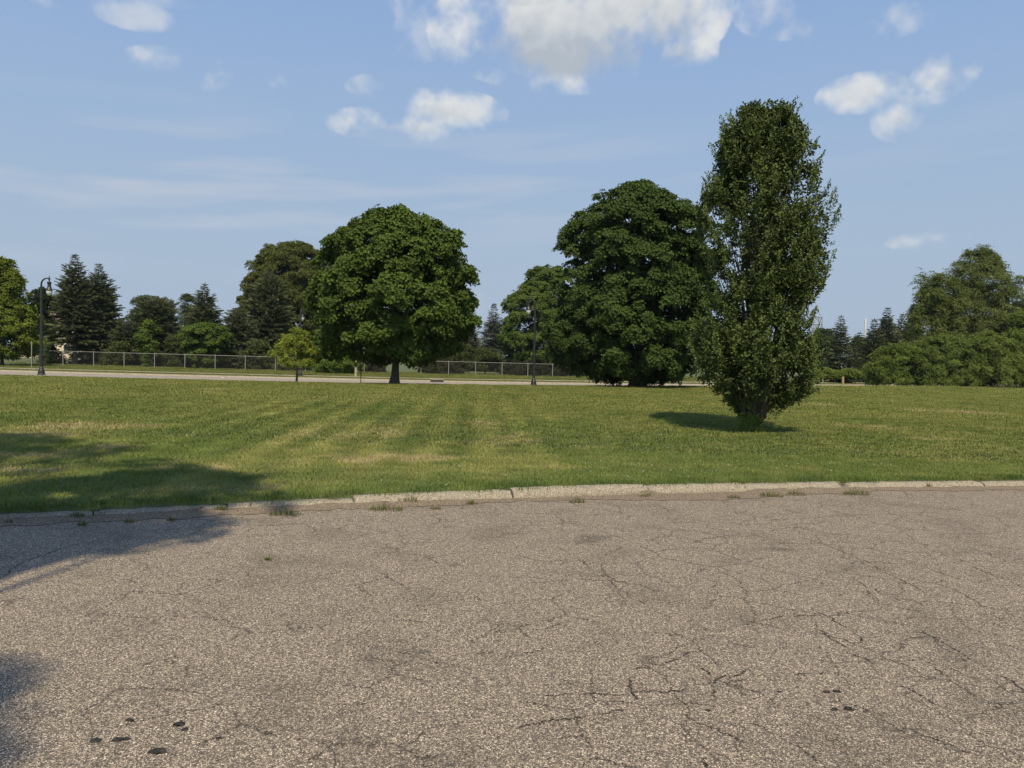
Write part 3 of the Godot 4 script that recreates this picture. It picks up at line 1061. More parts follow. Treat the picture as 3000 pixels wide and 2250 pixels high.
func build_kerb() -> void:
	var root := Node3D.new()
	root.name = "kerb"
	root.set_meta("kind", "structure")
	add_child(root)
	rng.seed = 9
	var joints := [-16.0, -12.9, -9.8, -6.9, -4.1, -2.95, -1.72, 0.05, 1.78, 3.15, 4.85, 6.9, 9.9, 12.9, 16.0]
	var prof := [[0.0, -0.06], [0.006, 0.015], [0.022, 0.055], [0.045, 0.085], [0.075, 0.101], [0.11, 0.108], [0.15, 0.11], [0.185, 0.108], [0.195, 0.03]]
	for s in joints.size() - 1:
		var g := Geo.new()
		var a: float = joints[s] + 0.006
		var b: float = joints[s + 1] - 0.006
		var n := int((b - a) / 0.05)
		var sink := lerpf(-0.056, 0.0, smoothstep(-3.6, 0.9, (a + b) * 0.5)) - 0.022 * smoothstep(2.6, 4.2, (a + b) * 0.5) + rng.randf_range(-0.008, 0.008)
		var shift := rng.randf_range(-0.012, 0.012)
		var rows := []
		for i in n + 1:
			var x := lerpf(a, b, float(i) / n)
			var dz := (kerb_z(x + 0.05) - kerb_z(x - 0.05)) / 0.1
			var nn := Vector2(-dz, 1.0).normalized()
			var row := []
			var endness := exp(-minf(i, n - i) * 0.9)
			for k in prof.size():
				var j := noise_b.get_noise_3d(x * 320.0, k * 60.0, s * 90.0)
				var chip := maxf(0.0, noise_a.get_noise_2d(x * 240.0, 300.0 + s * 50.0) - 0.1) * 0.11 if k > 1 and k < 5 else 0.0
				var d: float = prof[k][0] + shift + j * 0.013 + chip
				var y: float = prof[k][1] + (sink if k > 0 else 0.0) + (j * 0.012 - chip * 0.8 - endness * 0.012 if k > 1 and k < 8 else 0.0)
				row.append(on(x + nn.x * d, kerb_z(x) + nn.y * d, y))
			rows.append(row)
		var norms := []
		for i in n + 1:
			var row := []
			for k in prof.size():
				var t: Vector3 = rows[mini(i + 1, n)][k] - rows[maxi(i - 1, 0)][k]
				var u: Vector3 = rows[i][mini(k + 1, prof.size() - 1)] - rows[i][maxi(k - 1, 0)]
				var q := t.cross(u).normalized()
				row.append(q if q.dot(Vector3(0, 1, 0.4)) > 0.0 else -q)
			norms.append(row)
		for i in n:
			for k in prof.size() - 1:
				g.smooth_quad([rows[i][k], rows[i + 1][k], rows[i + 1][k + 1], rows[i][k + 1]], [norms[i][k], norms[i + 1][k], norms[i + 1][k + 1], norms[i][k + 1]])
		for e in [0, n]:
			var o: Vector3 = (rows[e][0] - rows[1 if e == 0 else n - 1][0]).normalized()
			for k in prof.size() - 2:
				g.smooth_tri(rows[e][0], rows[e][k + 1], rows[e][k + 2], o, o, o)
		part("kerb_section", g.mesh(), M["old_concrete"], root)
	# silt and crumbled surfacing lying along the foot of the kerb
	var gut := Geo.new()
	var x := -16.0
	while x < 16.0:
		for k in 3:
			var p := []
			for q in [[0, k], [1, k], [1, k + 1], [0, k + 1]]:
				var px: float = x + q[0] * 0.1
				var heap := 0.028 * smoothstep(0.1, -1.2, px) + 0.065 * exp(-pow((px - 1.76) / 0.13, 2)) + 0.03 * smoothstep(2.9, 3.4, px) * (1.0 - 0.5 * smoothstep(4.6, 5.4, px)) + 0.006
				heap *= 0.8 + 0.7 * noise_b.get_noise_2d(px * 130.0, 90.0)
				var w := maxf(0.05, 0.14 + 0.12 * noise_a.get_noise_2d(px * 55.0, 11.0) + 0.09 * noise_b.get_noise_2d(px * 300.0, 4.0) + 0.26 * exp(-pow((px - 2.5) / 1.2, 2)) + heap * 1.6)
				var off: float = [0.05, 0.0, -w * 0.5, -w][q[1]]
				var bump := noise_b.get_noise_2d(px * 240.0, q[1] * 40.0)
				var y: float = [heap + 0.004, heap * 0.92 + 0.006 + bump * 0.006, heap * 0.3 + 0.008 + bump * 0.007, 0.0045][q[1]]
				p.append(on(px + 0.33 * -off, kerb_z(px) + off, y))
			var nn: Vector3 = (p[1] - p[0]).cross(p[3] - p[0]).normalized()
			nn = nn if nn.y > 0 else -nn
			gut.smooth_quad(p, [nn, nn, nn, nn])
		x += 0.1
	for v in gut.v:
		gut.uv.append(Vector2(v.x + 1.7, v.z + 0.9) / 3.4)
	var silt: StandardMaterial3D = M["asphalt"].duplicate()
	silt.resource_name = "gutter_silt"
	silt.detail_enabled = false
	silt.albedo_color = Color(0.86, 0.82, 0.76).linear_to_srgb()
	struct("gutter_silt", gut.mesh(), silt)


# ---------------------------------------------------------------- things
func street_lamp(at: Vector3, label: String, yaw: float, scale := 1.0) -> void:
	var t := thing("street_lamp", at, label, "street lamp", "black street lamps along the far road")
	t.rotation.y = yaw
	t.scale = Vector3.ONE * scale
	var g := Geo.new()
	g.lathe([[0.0, 0.0], [0.19, 0.0], [0.19, 0.05], [0.165, 0.08], [0.15, 0.22], [0.12, 0.30], [0.105, 0.34], [0.115, 0.37], [0.09, 0.42]], 14)
	part("base", g.mesh(), M["black_metal"], t)
	g = Geo.new()
	g.lathe([[0.075, 0.4], [0.06, 3.2], [0.05, 4.52]], 12)
	g.lathe([[0.05, 3.98], [0.07, 4.0], [0.07, 4.06], [0.05, 4.08]], 12)
	part("pole", g.mesh(), M["black_metal"], t)
	g = Geo.new()
	var pts := PackedVector3Array([Vector3(0, 4.48, 0)])
	var rad := PackedFloat32Array([0.05])
	for i in 10:
		var a := PI - PI * 0.5 * i / 9.0
		pts.append(Vector3(0.30 + cos(a) * 0.30, 4.7 + sin(a) * 0.34, 0))
		rad.append(0.046 - i * 0.0015)
	pts.append(Vector3(0.42, 5.04, 0)); rad.append(0.03)
	g.tube(pts, rad, 8)
	g.lathe([[0.0, 5.2], [0.02, 5.15], [0.012, 5.1], [0.045, 5.06], [0.05, 4.99], [0.03, 4.93], [0.03, 4.86]], 10, Vector3(0.42, 0, 0))
	part("arm", g.mesh(), M["black_metal"], t)
	g = Geo.new()
	g.lathe([[0.0, 4.88], [0.075, 4.87], [0.105, 4.84], [0.11, 4.80], [0.085, 4.74], [0.085, 4.66], [0.10, 4.58], [0.135, 4.50], [0.165, 4.44], [0.17, 4.40], [0.15, 4.395]], 16, Vector3(0.42, 0, 0))
	part("lamp_housing", g.mesh(), M["black_metal"], t)
	g = Geo.new()
	g.lathe([[0.148, 4.395], [0.15, 4.34], [0.135, 4.26], [0.10, 4.19], [0.05, 4.15], [0.0, 4.14]], 16, Vector3(0.42, 0, 0))
	part("globe", g.mesh(), M["globe"], t)


func chain_fence() -> void:
	var line := curve([[-80, 75.5], [-60, 76.0], [-44, 76.5], [-25, 78.0], [-12.5, 80.5], [0, 84.0], [5.5, 86.0], [18, 92.0], [28, 98.5]], 24)
	var t := thing("chain_link_fence", on(line[0].x, line[0].y, VERGE), "long galvanised chain link fence on the verge in front of the spruces", "fence")
	var org := t.position
	var rail := Geo.new()
	var tall := 1.44
	var pts := PackedVector3Array()
	var rad := PackedFloat32Array()
	for p in line:
		pts.append(on(p.x, p.y, VERGE + tall - 0.02) - org)
		rad.append(0.021)
	rail.tube(pts, rad, 6)
	part("top_rail", rail.mesh(), M["galvanised"], t)
	var post := Geo.new()
	post.lathe([[0.036, -0.05], [0.036, tall + 0.02], [0.028, tall + 0.05], [0.0, tall + 0.06]], 8)
	var pm := post.mesh()
	var walked := 0.0
	var wire := Geo.new()
	var wires := 0.0
	for i in line.size() - 1:
		var d := line[i].distance_to(line[i + 1])
		while walked <= d:
			var q := line[i].lerp(line[i + 1], walked / d)
			var o := part("post", pm, M["galvanised"], t)
			o.position = on(q.x, q.y, VERGE) - org
			walked += 2.95
		walked -= d
		while wires <= d:
			var f := wires / d
			var q := line[i].lerp(line[i + 1], f)
			var dir := (line[i + 1] - line[i]).normalized()
			for s in [-1.0, 1.0]:
				var e: Vector2 = q + dir * s * 1.33
				var a := on(q.x, q.y, VERGE + 0.05) - org
				var b := on(e.x, e.y, VERGE + 1.38) - org
				var w := Vector3(dir.x, 0, -dir.y) * 0.0017
				wire.quad(a - w, a + w, b + w, b - w)
			wires += 0.075
		wires -= d
	part("wire_mesh", wire.mesh(), M["wire"], t)


func simple_post(called: String, label: String, at: Vector3, tall: float, w: float, mat: Material, square := true) -> void:
	var g := Geo.new()
	if square:
		g.box(Vector3(0, tall * 0.5 - 0.05, 0), Vector3(w, tall + 0.1, w))
		g.lathe([[w * 0.7, tall], [w * 0.25, tall + w * 0.35], [0.0, tall + w * 0.4]], 4)
	else:
		g.lathe([[w * 0.5, -0.08], [w * 0.5, tall - w * 0.3], [w * 0.35, tall], [0.0, tall + 0.004]], 10)
	var o := part(numbered(called), g.mesh(), mat, self)
	o.position = at
	tag(o, label, "post")


func weed(at: Vector3, r: float, label: String, group: String) -> void:
	var g := Geo.new()
	var n := int(30 + r * 560)
	for i in n:
		var p := Vector3(rng.randf_range(-1.0, 1.0) * r * 0.85, -0.004, rng.randf_range(-1.0, 1.0) * minf(r * 0.4, 0.06))
		var a := rng.randf() * TAU
		var out := Vector3(cos(a), 0, sin(a))
		var side := Vector3(-out.z, 0, out.x) * rng.randf_range(0.0016, 0.0034)
		var h := rng.randf_range(0.02, 0.05 + r * 0.36) * (1.15 - 0.85 * absf(p.x) / r)
		var m := p + Vector3.UP * h * 0.65 + out * h * 0.25
		var e := p + Vector3.UP * h * rng.randf_range(0.7, 1.0) + out * h * rng.randf_range(0.4, 0.9)
		var k := rng.randf_range(0.75, 1.25)
		g.col = Color(0.105, 0.135, 0.034) * k
		if rng.randf() < 0.25:
			g.col = Color(0.26, 0.21, 0.10) * k
		g.tri(p - side, p + side, m + side * 0.7)
		g.tri(p - side, m + side * 0.7, m - side * 0.7)
		g.tri(m - side * 0.7, m + side * 0.7, e)
	var o := part(numbered("weed_tuft"), g.mesh(), M["grass"], self)
	o.position = at
	tag(o, label, "weed", group)


const ORDINAL := ["first", "second", "third", "fourth", "fifth", "sixth", "seventh", "eighth", "ninth", "tenth", "eleventh", "twelfth", "thirteenth", "fourteenth", "fifteenth", "sixteenth", "seventeenth", "eighteenth", "nineteenth", "twentieth", "twenty-first", "twenty-second", "twenty-third", "twenty-fourth"]


func rank(spots: Array, i: int) -> int:   # how many stand further left in the picture
	var n := 0
	for s in spots:
		if s[0] / s[1] < spots[i][0] / spots[i][1]:
			n += 1
	return n


func lump(at: Vector3, r: float, sd: int, which: String) -> void:
	rng.seed = sd
	var g := Geo.new()
	var rows := []
	for i in 4:
		var row := []
		for s in 9:
			var a := TAU * s / 9
			var q := [1.0, 0.85, 0.5, 0.05][i] as float
			var k := rng.randf_range(0.7, 1.25)
			row.append(Vector3(cos(a) * r * q * k * 1.3, [-0.002, 0.35, 0.55, 0.6][i] * r * rng.randf_range(0.7, 1.2), sin(a) * r * q * k * 0.75))
		row.append(row[0])
		rows.append(row)
	for i in 3:
		for s in 9:
			g.flat_quad(rows[i][s], rows[i][s + 1], rows[i + 1][s + 1], rows[i + 1][s], Vector3(0, -r, 0))
	var o := part(numbered("tar_crumb"), g.mesh(), M["tar"], self)
	o.position = at
	o.rotation.y = rng.randf_range(-0.3, 0.3)
	tag(o, "small black crumb of tar on the near road, %s from the left" % which, "tar crumb", "tar crumbs on the near road")


func house(at: Vector3) -> void:
	var t := thing("house", at, "cream walled house half hidden behind the two tall spruces", "house")
	var g := Geo.new()
	g.box(Vector3(0, 2.6, 0), Vector3(9.0, 5.4, 7.0))
	part("wall", g.mesh(), M["cream"], t)
	g = Geo.new()
	for s in [-1.0, 1.0]:
		g.flat_quad(Vector3(-4.5, 5.3, 3.5 * s), Vector3(4.5, 5.3, 3.5 * s), Vector3(4.5, 7.2, 0), Vector3(-4.5, 7.2, 0), Vector3(0, 4, 0))
	part("gable", g.mesh(), M["cream"], t)
	g = Geo.new()
	for s in [-1.0, 1.0]:
		for k in [0.0, 0.12]:
			g.flat_quad(Vector3(-4.9, 5.12 + k, 3.9 * s), Vector3(4.9, 5.12 + k, 3.9 * s), Vector3(4.9, 7.3 + k, 0), Vector3(-4.9, 7.3 + k, 0), Vector3(0, 0, 0))
		g.flat_quad(Vector3(-4.9, 5.12, 3.9 * s), Vector3(4.9, 5.12, 3.9 * s), Vector3(4.9, 5.24, 3.9 * s), Vector3(-4.9, 5.24, 3.9 * s), Vector3(0, 5, 0))
	part("roof", g.mesh(), M["roof"], t)
	for w in [[-3.0, 1.5], [-1.0, 1.5], [3.0, 1.5], [-3.0, 4.1], [0.0, 4.1], [3.0, 4.1]]:
		g = Geo.new()
		g.box(Vector3(w[0], w[1], 3.53), Vector3(1.15, 1.35, 0.1))
		var f := part("window", g.mesh(), M["white_paint"], t)
		g = Geo.new()
		g.box(Vector3(w[0], w[1], 3.57), Vector3(0.95, 1.15, 0.06))
		part("pane", g.mesh(), M["glass"], f)
	g = Geo.new()
	g.box(Vector3(1.0, 1.0, 3.53), Vector3(1.0, 2.1, 0.1))
	part("door", g.mesh(), M["white_paint"], t)


func lattice_tower(at: Vector3, tall: float, half: float) -> void:
	var g := Geo.new()
	var n := 7
	for i in n:
		var y0 := tall * i / n
		var y1 := tall * (i + 1) / n
		var w0 := half * (1.0 - 0.35 * i / n)
		var w1 := half * (1.0 - 0.35 * (i + 1) / n)
		var a := [Vector3(-w0, y0, -w0), Vector3(w0, y0, -w0), Vector3(w0, y0, w0), Vector3(-w0, y0, w0)]
		var b := [Vector3(-w1, y1, -w1), Vector3(w1, y1, -w1), Vector3(w1, y1, w1), Vector3(-w1, y1, w1)]
		for s in 4:
			var r := half * 0.06
			for q in [[a[s], b[s]], [a[s], b[(s + 1) % 4]], [b[s], b[(s + 1) % 4]]]:
				g.tube(PackedVector3Array([q[0], q[1]]), PackedFloat32Array([r, r]), 4)
	var o := part("lattice_tower", g.mesh(), M["galvanised"], self)
	o.position = at
	tag(o, "faint pale lattice tower far away right of the columnar tree", "tower")


func _ready() -> void:
	noise_a.seed = 3
	noise_a.frequency = 0.02
	noise_b.seed = 8
	noise_b.frequency = 0.02
	rng.seed = 1
	# ---- camera
	var cam := Camera3D.new()
	cam.name = "camera"
	cam.fov = 53.0
	cam.near = 0.05
	cam.far = 4000.0
	cam.position = Vector3(0, 1.7, 0)
	cam.basis = Basis(Vector3.RIGHT, deg_to_rad(-1.98)) * Basis(Vector3.BACK, deg_to_rad(1.1))
	add_child(cam)
	# ---- sky, exposure
	var env := Environment.new()
	env.background_mode = Environment.BG_SKY
	var sky := Sky.new()
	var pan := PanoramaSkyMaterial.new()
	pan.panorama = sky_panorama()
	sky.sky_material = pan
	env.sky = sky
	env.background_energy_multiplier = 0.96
	env.tonemap_mode = Environment.TONE_MAPPER_LINEAR
	env.tonemap_exposure = 1.06
	env.fog_enabled = true
	env.fog_density = 0.0001
	env.fog_light_color = Color(0.80, 0.87, 0.95)
	env.sdfgi_enabled = true
	env.ssao_enabled = true
	env.ssil_enabled = true
	var we := WorldEnvironment.new()
	we.name = "environment"
	we.environment = env
	add_child(we)
	# ---- sun, high behind the camera and a little to its right
	var sun := DirectionalLight3D.new()
	sun.name = "sun"
	sun.light_energy = 1.42
	sun.light_color = Color(1.0, 0.93, 0.80)
	sun.light_angular_distance = 0.5
	sun.shadow_enabled = true
	sun.rotation_degrees = Vector3(-54.0, 5.0, 0)
	add_child(sun)
	# ---- materials
	var grain := noise_tex(41, 0.03, 512, [])
	surf("concrete", noise_tex(42, 0.012, 512, [[0.0, 0.26, 0.23, 0.175], [0.5, 0.34, 0.305, 0.24], [1.0, 0.42, 0.38, 0.30]], 5), 0.5, 0.9, grain, 0.2)
	surf("old_concrete", noise_tex(43, 0.02, 1024, [[0.0, 0.10, 0.092, 0.075], [0.34, 0.20, 0.18, 0.14], [0.52, 0.33, 0.295, 0.225], [0.72, 0.43, 0.38, 0.29], [1.0, 0.52, 0.46, 0.36]], 6), 1.7, 0.93, noise_tex(44, 0.09, 512, [], 3), 0.8)
	surf("far_road", noise_tex(45, 0.02, 512, [[0.0, 0.22, 0.19, 0.155], [0.5, 0.28, 0.245, 0.20], [1.0, 0.34, 0.30, 0.245]], 5), 0.12, 0.92)
	surf("soil_turf", noise_tex(48, 0.03, 512, [[0.0, 0.055, 0.08, 0.022], [0.5, 0.09, 0.115, 0.034], [1.0, 0.14, 0.145, 0.055]], 5), 0.21, 0.95)
	surf("bark", noise_tex(49, 0.04, 512, [[0.0, 0.05, 0.042, 0.034], [0.5, 0.13, 0.112, 0.09], [1.0, 0.22, 0.195, 0.16]], 5), 1.4, 0.95, grain, 1.2)
	M["bark"].uv1_scale = Vector3(2.2, 0.55, 2.2)
	var lb := surf("lawn_base", noise_tex(50, 0.06, 512, [[0.0, 0.45, 0.45, 0.45], [1.0, 1.0, 1.0, 1.0]], 4), 0.9, 0.95)
	lb.vertex_color_use_as_albedo = true
	leafy("grass", 0.75, 0.25, 0.7)
	leafy("leaf", 0.6, 0.2, 0.5)
	leafy("glossy_leaf", 0.5, 0.26, 0.35)
	leafy("needle", 0.75, 0.2, 0.0)
	paint("black_metal", 0.022, 0.024, 0.026, 0.45, 0.0)
	paint("galvanised", 0.34, 0.34, 0.325, 0.55, 0.3)
	paint("wire", 0.10, 0.10, 0.10, 0.6, 0.2)
	paint("white_paint", 0.7, 0.69, 0.66, 0.6)
	paint("tar", 0.012, 0.012, 0.013, 0.7)
	paint("cream", 0.62, 0.53, 0.40, 0.9)
	paint("roof", 0.16, 0.12, 0.10, 0.9)
	paint("glass", 0.03, 0.035, 0.04, 0.08)
	paint("wood", 0.42, 0.30, 0.17, 0.85)
	paint("dark_wood", 0.05, 0.045, 0.04, 0.85)
	paint("iron", 0.03, 0.027, 0.025, 0.8)
	var globe := paint("globe", 0.72, 0.74, 0.74, 0.3)
	globe.backlight_enabled = true
	globe.backlight = Color(0.6, 0.6, 0.6)
	leaf_meshes["maple"] = sprig(101, 12, 0.36, 0.135, 0.125, 0.6)
	leaf_meshes["pear"] = sprig(102, 13, 0.22, 0.064, 0.040, 0.35)
	leaf_meshes["small"] = sprig(103, 12, 0.46, 0.16, 0.075, 0.4)
	leaf_meshes["willow"] = sprig(104, 14, 0.5, 0.20, 0.055, 0.3)
	leaf_meshes["needle"] = needle_spray(105)
	# ---- the large structure
	build_ground()
	build_kerb()
	lawn_grass()
	build_trees()
	build_things()


func build_trees() -> void:
	var mid := Color(0.065, 0.104, 0.022)
	var mid2 := Color(0.100, 0.155, 0.031)
	# the two maples on the lawn's far edge
	var p1 := in_metres([[618, 1085, 1150], [634, 1066, 1186], [660, 1042, 1278], [690, 1008, 1315], [712, 950, 1330], [740, 940, 1342], [780, 938, 1362], [820, 936, 1380], [860, 928, 1394], [882, 924, 1400], [905, 926, 1385], [940, 928, 1370], [980, 938, 1350], [1005, 948, 1330], [1034, 1000, 1290], [1056, 1085, 1240]], 1155, 1121, 0.01913)
	leaf_tree("maple_tree", "broad round maple with a clear pale trunk at the far lawn edge", "tree", on(-6.6, 43.16, KERB_TOP), p1, {"rc": 0.47, "per": 24, "squash": 0.9, "amount": 1.25, "leaf": "maple", "tone": mid, "tone2": mid2, "seed": 201, "trunk": 0.21, "limbs": 34, "rag": 0.3})
	var p2 := in_metres([[545, 1800, 1838], [562, 1795, 1870], [590, 1745, 1945], [612, 1736, 1990], [650, 1668, 2030], [700, 1665, 2050], [735, 1645, 2055], [780, 1662, 2060], [820, 1690, 2065], [870, 1645, 2065], [920, 1632, 2070], [980, 1615, 2065], [1040, 1640, 2050], [1080, 1680, 2020], [1104, 1735, 1965], [1114, 1800, 1910]], 1868, 1131, 0.0217)
	leaf_tree("maple_tree", "biggest darkest maple, skirts nearly touching the grass, partly behind the columnar tree", "tree", on(7.99, 48.97, KERB_TOP), p2, {"rc": 0.5, "per": 24, "squash": 0.9, "amount": 1.2, "leaf": "maple", "tone": Color(0.050, 0.083, 0.021), "tone2": Color(0.075, 0.120, 0.029), "seed": 202, "trunk": 0.42, "limbs": 34, "stray": 0.14, "rag": 0.34})
	columnar_pear(on(5.71, 18.17, KERB_TOP))
	# yellow-green sapling and the lime bush beside it
	var ps := in_metres([[960, 855, 885], [985, 820, 905], [1010, 790, 922], [1040, 792, 936], [1060, 805, 930], [1072, 835, 900]], 868, 1115, 0.0187)
	leaf_tree("sapling", "small yellow green sapling with a thin trunk beside the far road", "tree", on(-11.8, 42.16, KERB_TOP), ps, {"rc": 0.26, "per": 9, "amount": 0.6, "leaf": "small", "size": 0.7, "rag": 0.5, "squash": 0.45, "stray": 0.3, "tone": Color(0.17, 0.235, 0.035), "tone2": Color(0.27, 0.30, 0.055), "seed": 203, "trunk": 0.05, "limbs": 12})
	var t0 := Color(0.075, 0.125, 0.025)
	var t1 := Color(0.12, 0.175, 0.035)
	var bgt := "trees beyond the fence"
	var deep := [
		# called, label, category, x px, fwd, base px, outline, options
		["leafy_tree", "bright green leafy tree cut off by the left edge", 5, 55.0, 1072, [[757, -10, 20], [790, -60, 58], [830, -75, 72], [880, -85, 70], [930, -95, 98], [1000, -95, 108], [1030, -85, 80], [1046, -50, 45]], {"rc": 0.55, "per": 26, "leaf": "maple", "tone": Color(0.111, 0.155, 0.023), "tone2": Color(0.169, 0.213, 0.033), "seed": 204, "trunk": 0.13}],
		["leafy_tree", "dark tree behind the leftmost street lamp", 128, 72.0, 1068, [[848, 110, 150], [870, 92, 168], [920, 78, 170], [960, 70, 162], [1000, 70, 150], [1040, 75, 145]], {"rc": 0.7, "per": 20, "leaf": "small", "size": 1.4, "tone": Color(0.03, 0.05, 0.02), "tone2": Color(0.045, 0.07, 0.024), "seed": 205}],
		["leafy_tree", "pale grey green tree top behind the low round spruce", 445, 76.0, 1075, [[868, 410, 470], [890, 390, 500], [940, 385, 510], [1000, 390, 500], [1050, 400, 490]], {"rc": 0.6, "per": 14, "amount": 0.8, "leaf": "willow", "size": 1.4, "tone": Color(0.08, 0.11, 0.05), "tone2": Color(0.11, 0.145, 0.065), "seed": 206}],
		["leafy_tree", "thin pale tree just left of the pointed spruce", 545, 76.0, 1078, [[865, 535, 560], [890, 518, 575], [940, 515, 575], [1000, 520, 570], [1050, 525, 565]], {"rc": 0.5, "per": 10, "amount": 0.7, "leaf": "willow", "size": 1.3, "tone": Color(0.08, 0.11, 0.05), "tone2": Color(0.11, 0.145, 0.065), "seed": 207}],
		["leafy_bush", "lime green young growth in front of the low round spruce", 434, 62.5, 1078, [[935, 428, 442], [960, 415, 455], [990, 398, 466], [1020, 400, 450], [1055, 412, 445], [1072, 420, 440]], {"rc": 0.4, "per": 14, "amount": 0.8, "leaf": "maple", "size": 1.0, "rag": 0.6, "stray": 0.35, "squash": 0.5, "tone": t0, "tone2": t1, "seed": 208}],
		["leafy_bush", "wide lime green bush in front of the pointed spruce", 598, 62.5, 1082, [[945, 575, 620], [962, 540, 655], [990, 528, 668], [1020, 540, 655], [1055, 555, 635], [1075, 570, 620]], {"rc": 0.42, "per": 16, "amount": 0.9, "leaf": "maple", "size": 1.0, "rag": 0.6, "stray": 0.35, "squash": 0.5, "tone": t0, "tone2": t1, "seed": 209}],
		["leafy_tree", "big olive green oak behind the round maple", 852, 78.0, 1085, [[714, 825, 890], [735, 785, 925], [770, 748, 965], [820, 728, 985], [880, 715, 990], [950, 705, 985], [1010, 715, 970], [1060, 740, 950]], {"rc": 0.62, "per": 26, "amount": 1.1, "leaf": "small", "size": 1.35, "tone": Color(0.094, 0.119, 0.034), "tone2": Color(0.150, 0.169, 0.052), "seed": 210, "trunk": 0.4}],
		["leafy_bush", "lime green bush between the sapling and the round maple", 985, 59.0, 1096, [[985, 940, 975], [1005, 912, 1010], [1035, 908, 1040], [1065, 912, 1050], [1088, 930, 1040]], {"rag": 0.42, "stray": 0.25, "rc": 0.42, "per": 18, "amount": 1.0, "leaf": "maple", "size": 1.0, "tone": Color(0.075, 0.13, 0.022), "tone2": Color(0.12, 0.18, 0.03), "seed": 211}],
		["leafy_tree", "fresh green tree behind the middle street lamp, left of the big maple", 1600, 74.0, 1106, [[785, 1580, 1650], [805, 1535, 1700], [850, 1522, 1740], [882, 1482, 1750], [930, 1464, 1750], [990, 1460, 1755], [1040, 1478, 1750], [1080, 1500, 1700], [1092, 1530, 1670]], {"rc": 0.62, "per": 24, "amount": 1.1, "leaf": "maple", "size": 1.05, "tone": Color(0.076, 0.127, 0.026), "tone2": Color(0.118, 0.171, 0.038), "seed": 212, "trunk": 0.3, "limbs": 20}],
		["leafy_bush", "low dark brownish bush behind the fence right of the maple trunk", 1290, 68.0, 1104, [[1045, 1265, 1315], [1060, 1235, 1350], [1085, 1225, 1360], [1098, 1240, 1340]], {"rag": 0.42, "stray": 0.25, "rc": 0.5, "per": 14, "leaf": "small", "size": 1.2, "tone": Color(0.04, 0.045, 0.02), "tone2": Color(0.065, 0.065, 0.03), "seed": 213}],
		["leafy_bush", "low brownish bush behind the fence left of the maple trunk", 1095, 66.0, 1100, [[1052, 1075, 1110], [1068, 1055, 1130], [1085, 1050, 1135], [1095, 1060, 1125]], {"rag": 0.42, "stray": 0.25, "rc": 0.45, "per": 14, "leaf": "small", "size": 1.2, "tone": Color(0.05, 0.05, 0.025), "tone2": Color(0.075, 0.07, 0.035), "seed": 214}],
		["leafy_bush", "dark low bush behind the fence under the fresh green tree", 1545, 71.0, 1108, [[1055, 1500, 1590], [1068, 1475, 1640], [1088, 1465, 1660], [1100, 1480, 1650]], {"rag": 0.42, "stray": 0.25, "rc": 0.5, "per": 14, "leaf": "small", "size": 1.2, "tone": Color(0.035, 0.042, 0.02), "tone2": Color(0.055, 0.06, 0.028), "seed": 215}],
		["willow_tree", "tallest feathery grey green tree at the right", 2862, 84.0, 1128, [[738, 2838, 2885], [765, 2815, 2905], [800, 2785, 2930], [835, 2772, 2968], [870, 2782, 2965], [930, 2765, 2965], [1000, 2760, 2975], [1110, 2770, 2965]], {"rc": 0.62, "per": 20, "amount": 0.8, "leaf": "willow", "size": 1.35, "tone": Color(0.122, 0.155, 0.049), "tone2": Color(0.186, 0.225, 0.075), "seed": 216, "trunk": 0.3, "squash": 1.3, "stray": 0.5, "rag": 0.6}],
		["willow_tree", "shorter feathery grey green tree left of the tallest one", 2735, 81.0, 1130, [[818, 2695, 2785], [842, 2680, 2800], [890, 2678, 2806], [960, 2665, 2805], [1040, 2655, 2810], [1110, 2665, 2800]], {"rc": 0.62, "per": 20, "amount": 0.8, "leaf": "willow", "size": 1.35, "tone": Color(0.125, 0.160, 0.046), "tone2": Color(0.193, 0.230, 0.069), "seed": 217, "trunk": 0.25, "squash": 1.3, "stray": 0.5, "rag": 0.6}],
		["leafy_bush", "round mid green bush at the left end of the right thicket", 2632, 77.0, 1132, [[1012, 2600, 2665], [1030, 2570, 2700], [1065, 2550, 2720], [1100, 2545, 2725], [1124, 2555, 2715]], {"rag": 0.42, "stray": 0.25, "rc": 0.6, "per": 20, "leaf": "willow", "size": 1.3, "tone": Color(0.106, 0.153, 0.033), "tone2": Color(0.163, 0.215, 0.048), "seed": 218}],
		["leafy_bush", "yellow green bush showing between the thicket and the spruces", 2655, 82.0, 1130, [[1018, 2640, 2675], [1035, 2620, 2690], [1060, 2612, 2700], [1090, 2615, 2690]], {"rag": 0.42, "stray": 0.25, "rc": 0.5, "per": 14, "leaf": "maple", "size": 1.0, "tone": Color(0.085, 0.135, 0.024), "tone2": Color(0.13, 0.18, 0.035), "seed": 219}],
		["leafy_bush", "tall rounded bush in the middle of the right thicket", 2765, 76.0, 1133, [[985, 2740, 2790], [1005, 2705, 2830], [1050, 2690, 2850], [1100, 2685, 2855], [1125, 2690, 2850]], {"rag": 0.42, "stray": 0.25, "rc": 0.62, "per": 20, "leaf": "willow", "size": 1.3, "tone": Color(0.112, 0.158, 0.037), "tone2": Color(0.167, 0.221, 0.057), "seed": 220}],
		["leafy_bush", "rounded bush in front of the tallest feathery tree", 2890, 76.0, 1133, [[975, 2865, 2915], [1000, 2830, 2955], [1050, 2815, 2970], [1100, 2815, 2975], [1125, 2825, 2970]], {"rag": 0.42, "stray": 0.25, "rc": 0.62, "per": 20, "leaf": "willow", "size": 1.3, "tone": Color(0.116, 0.165, 0.037), "tone2": Color(0.176, 0.225, 0.057), "seed": 221}],
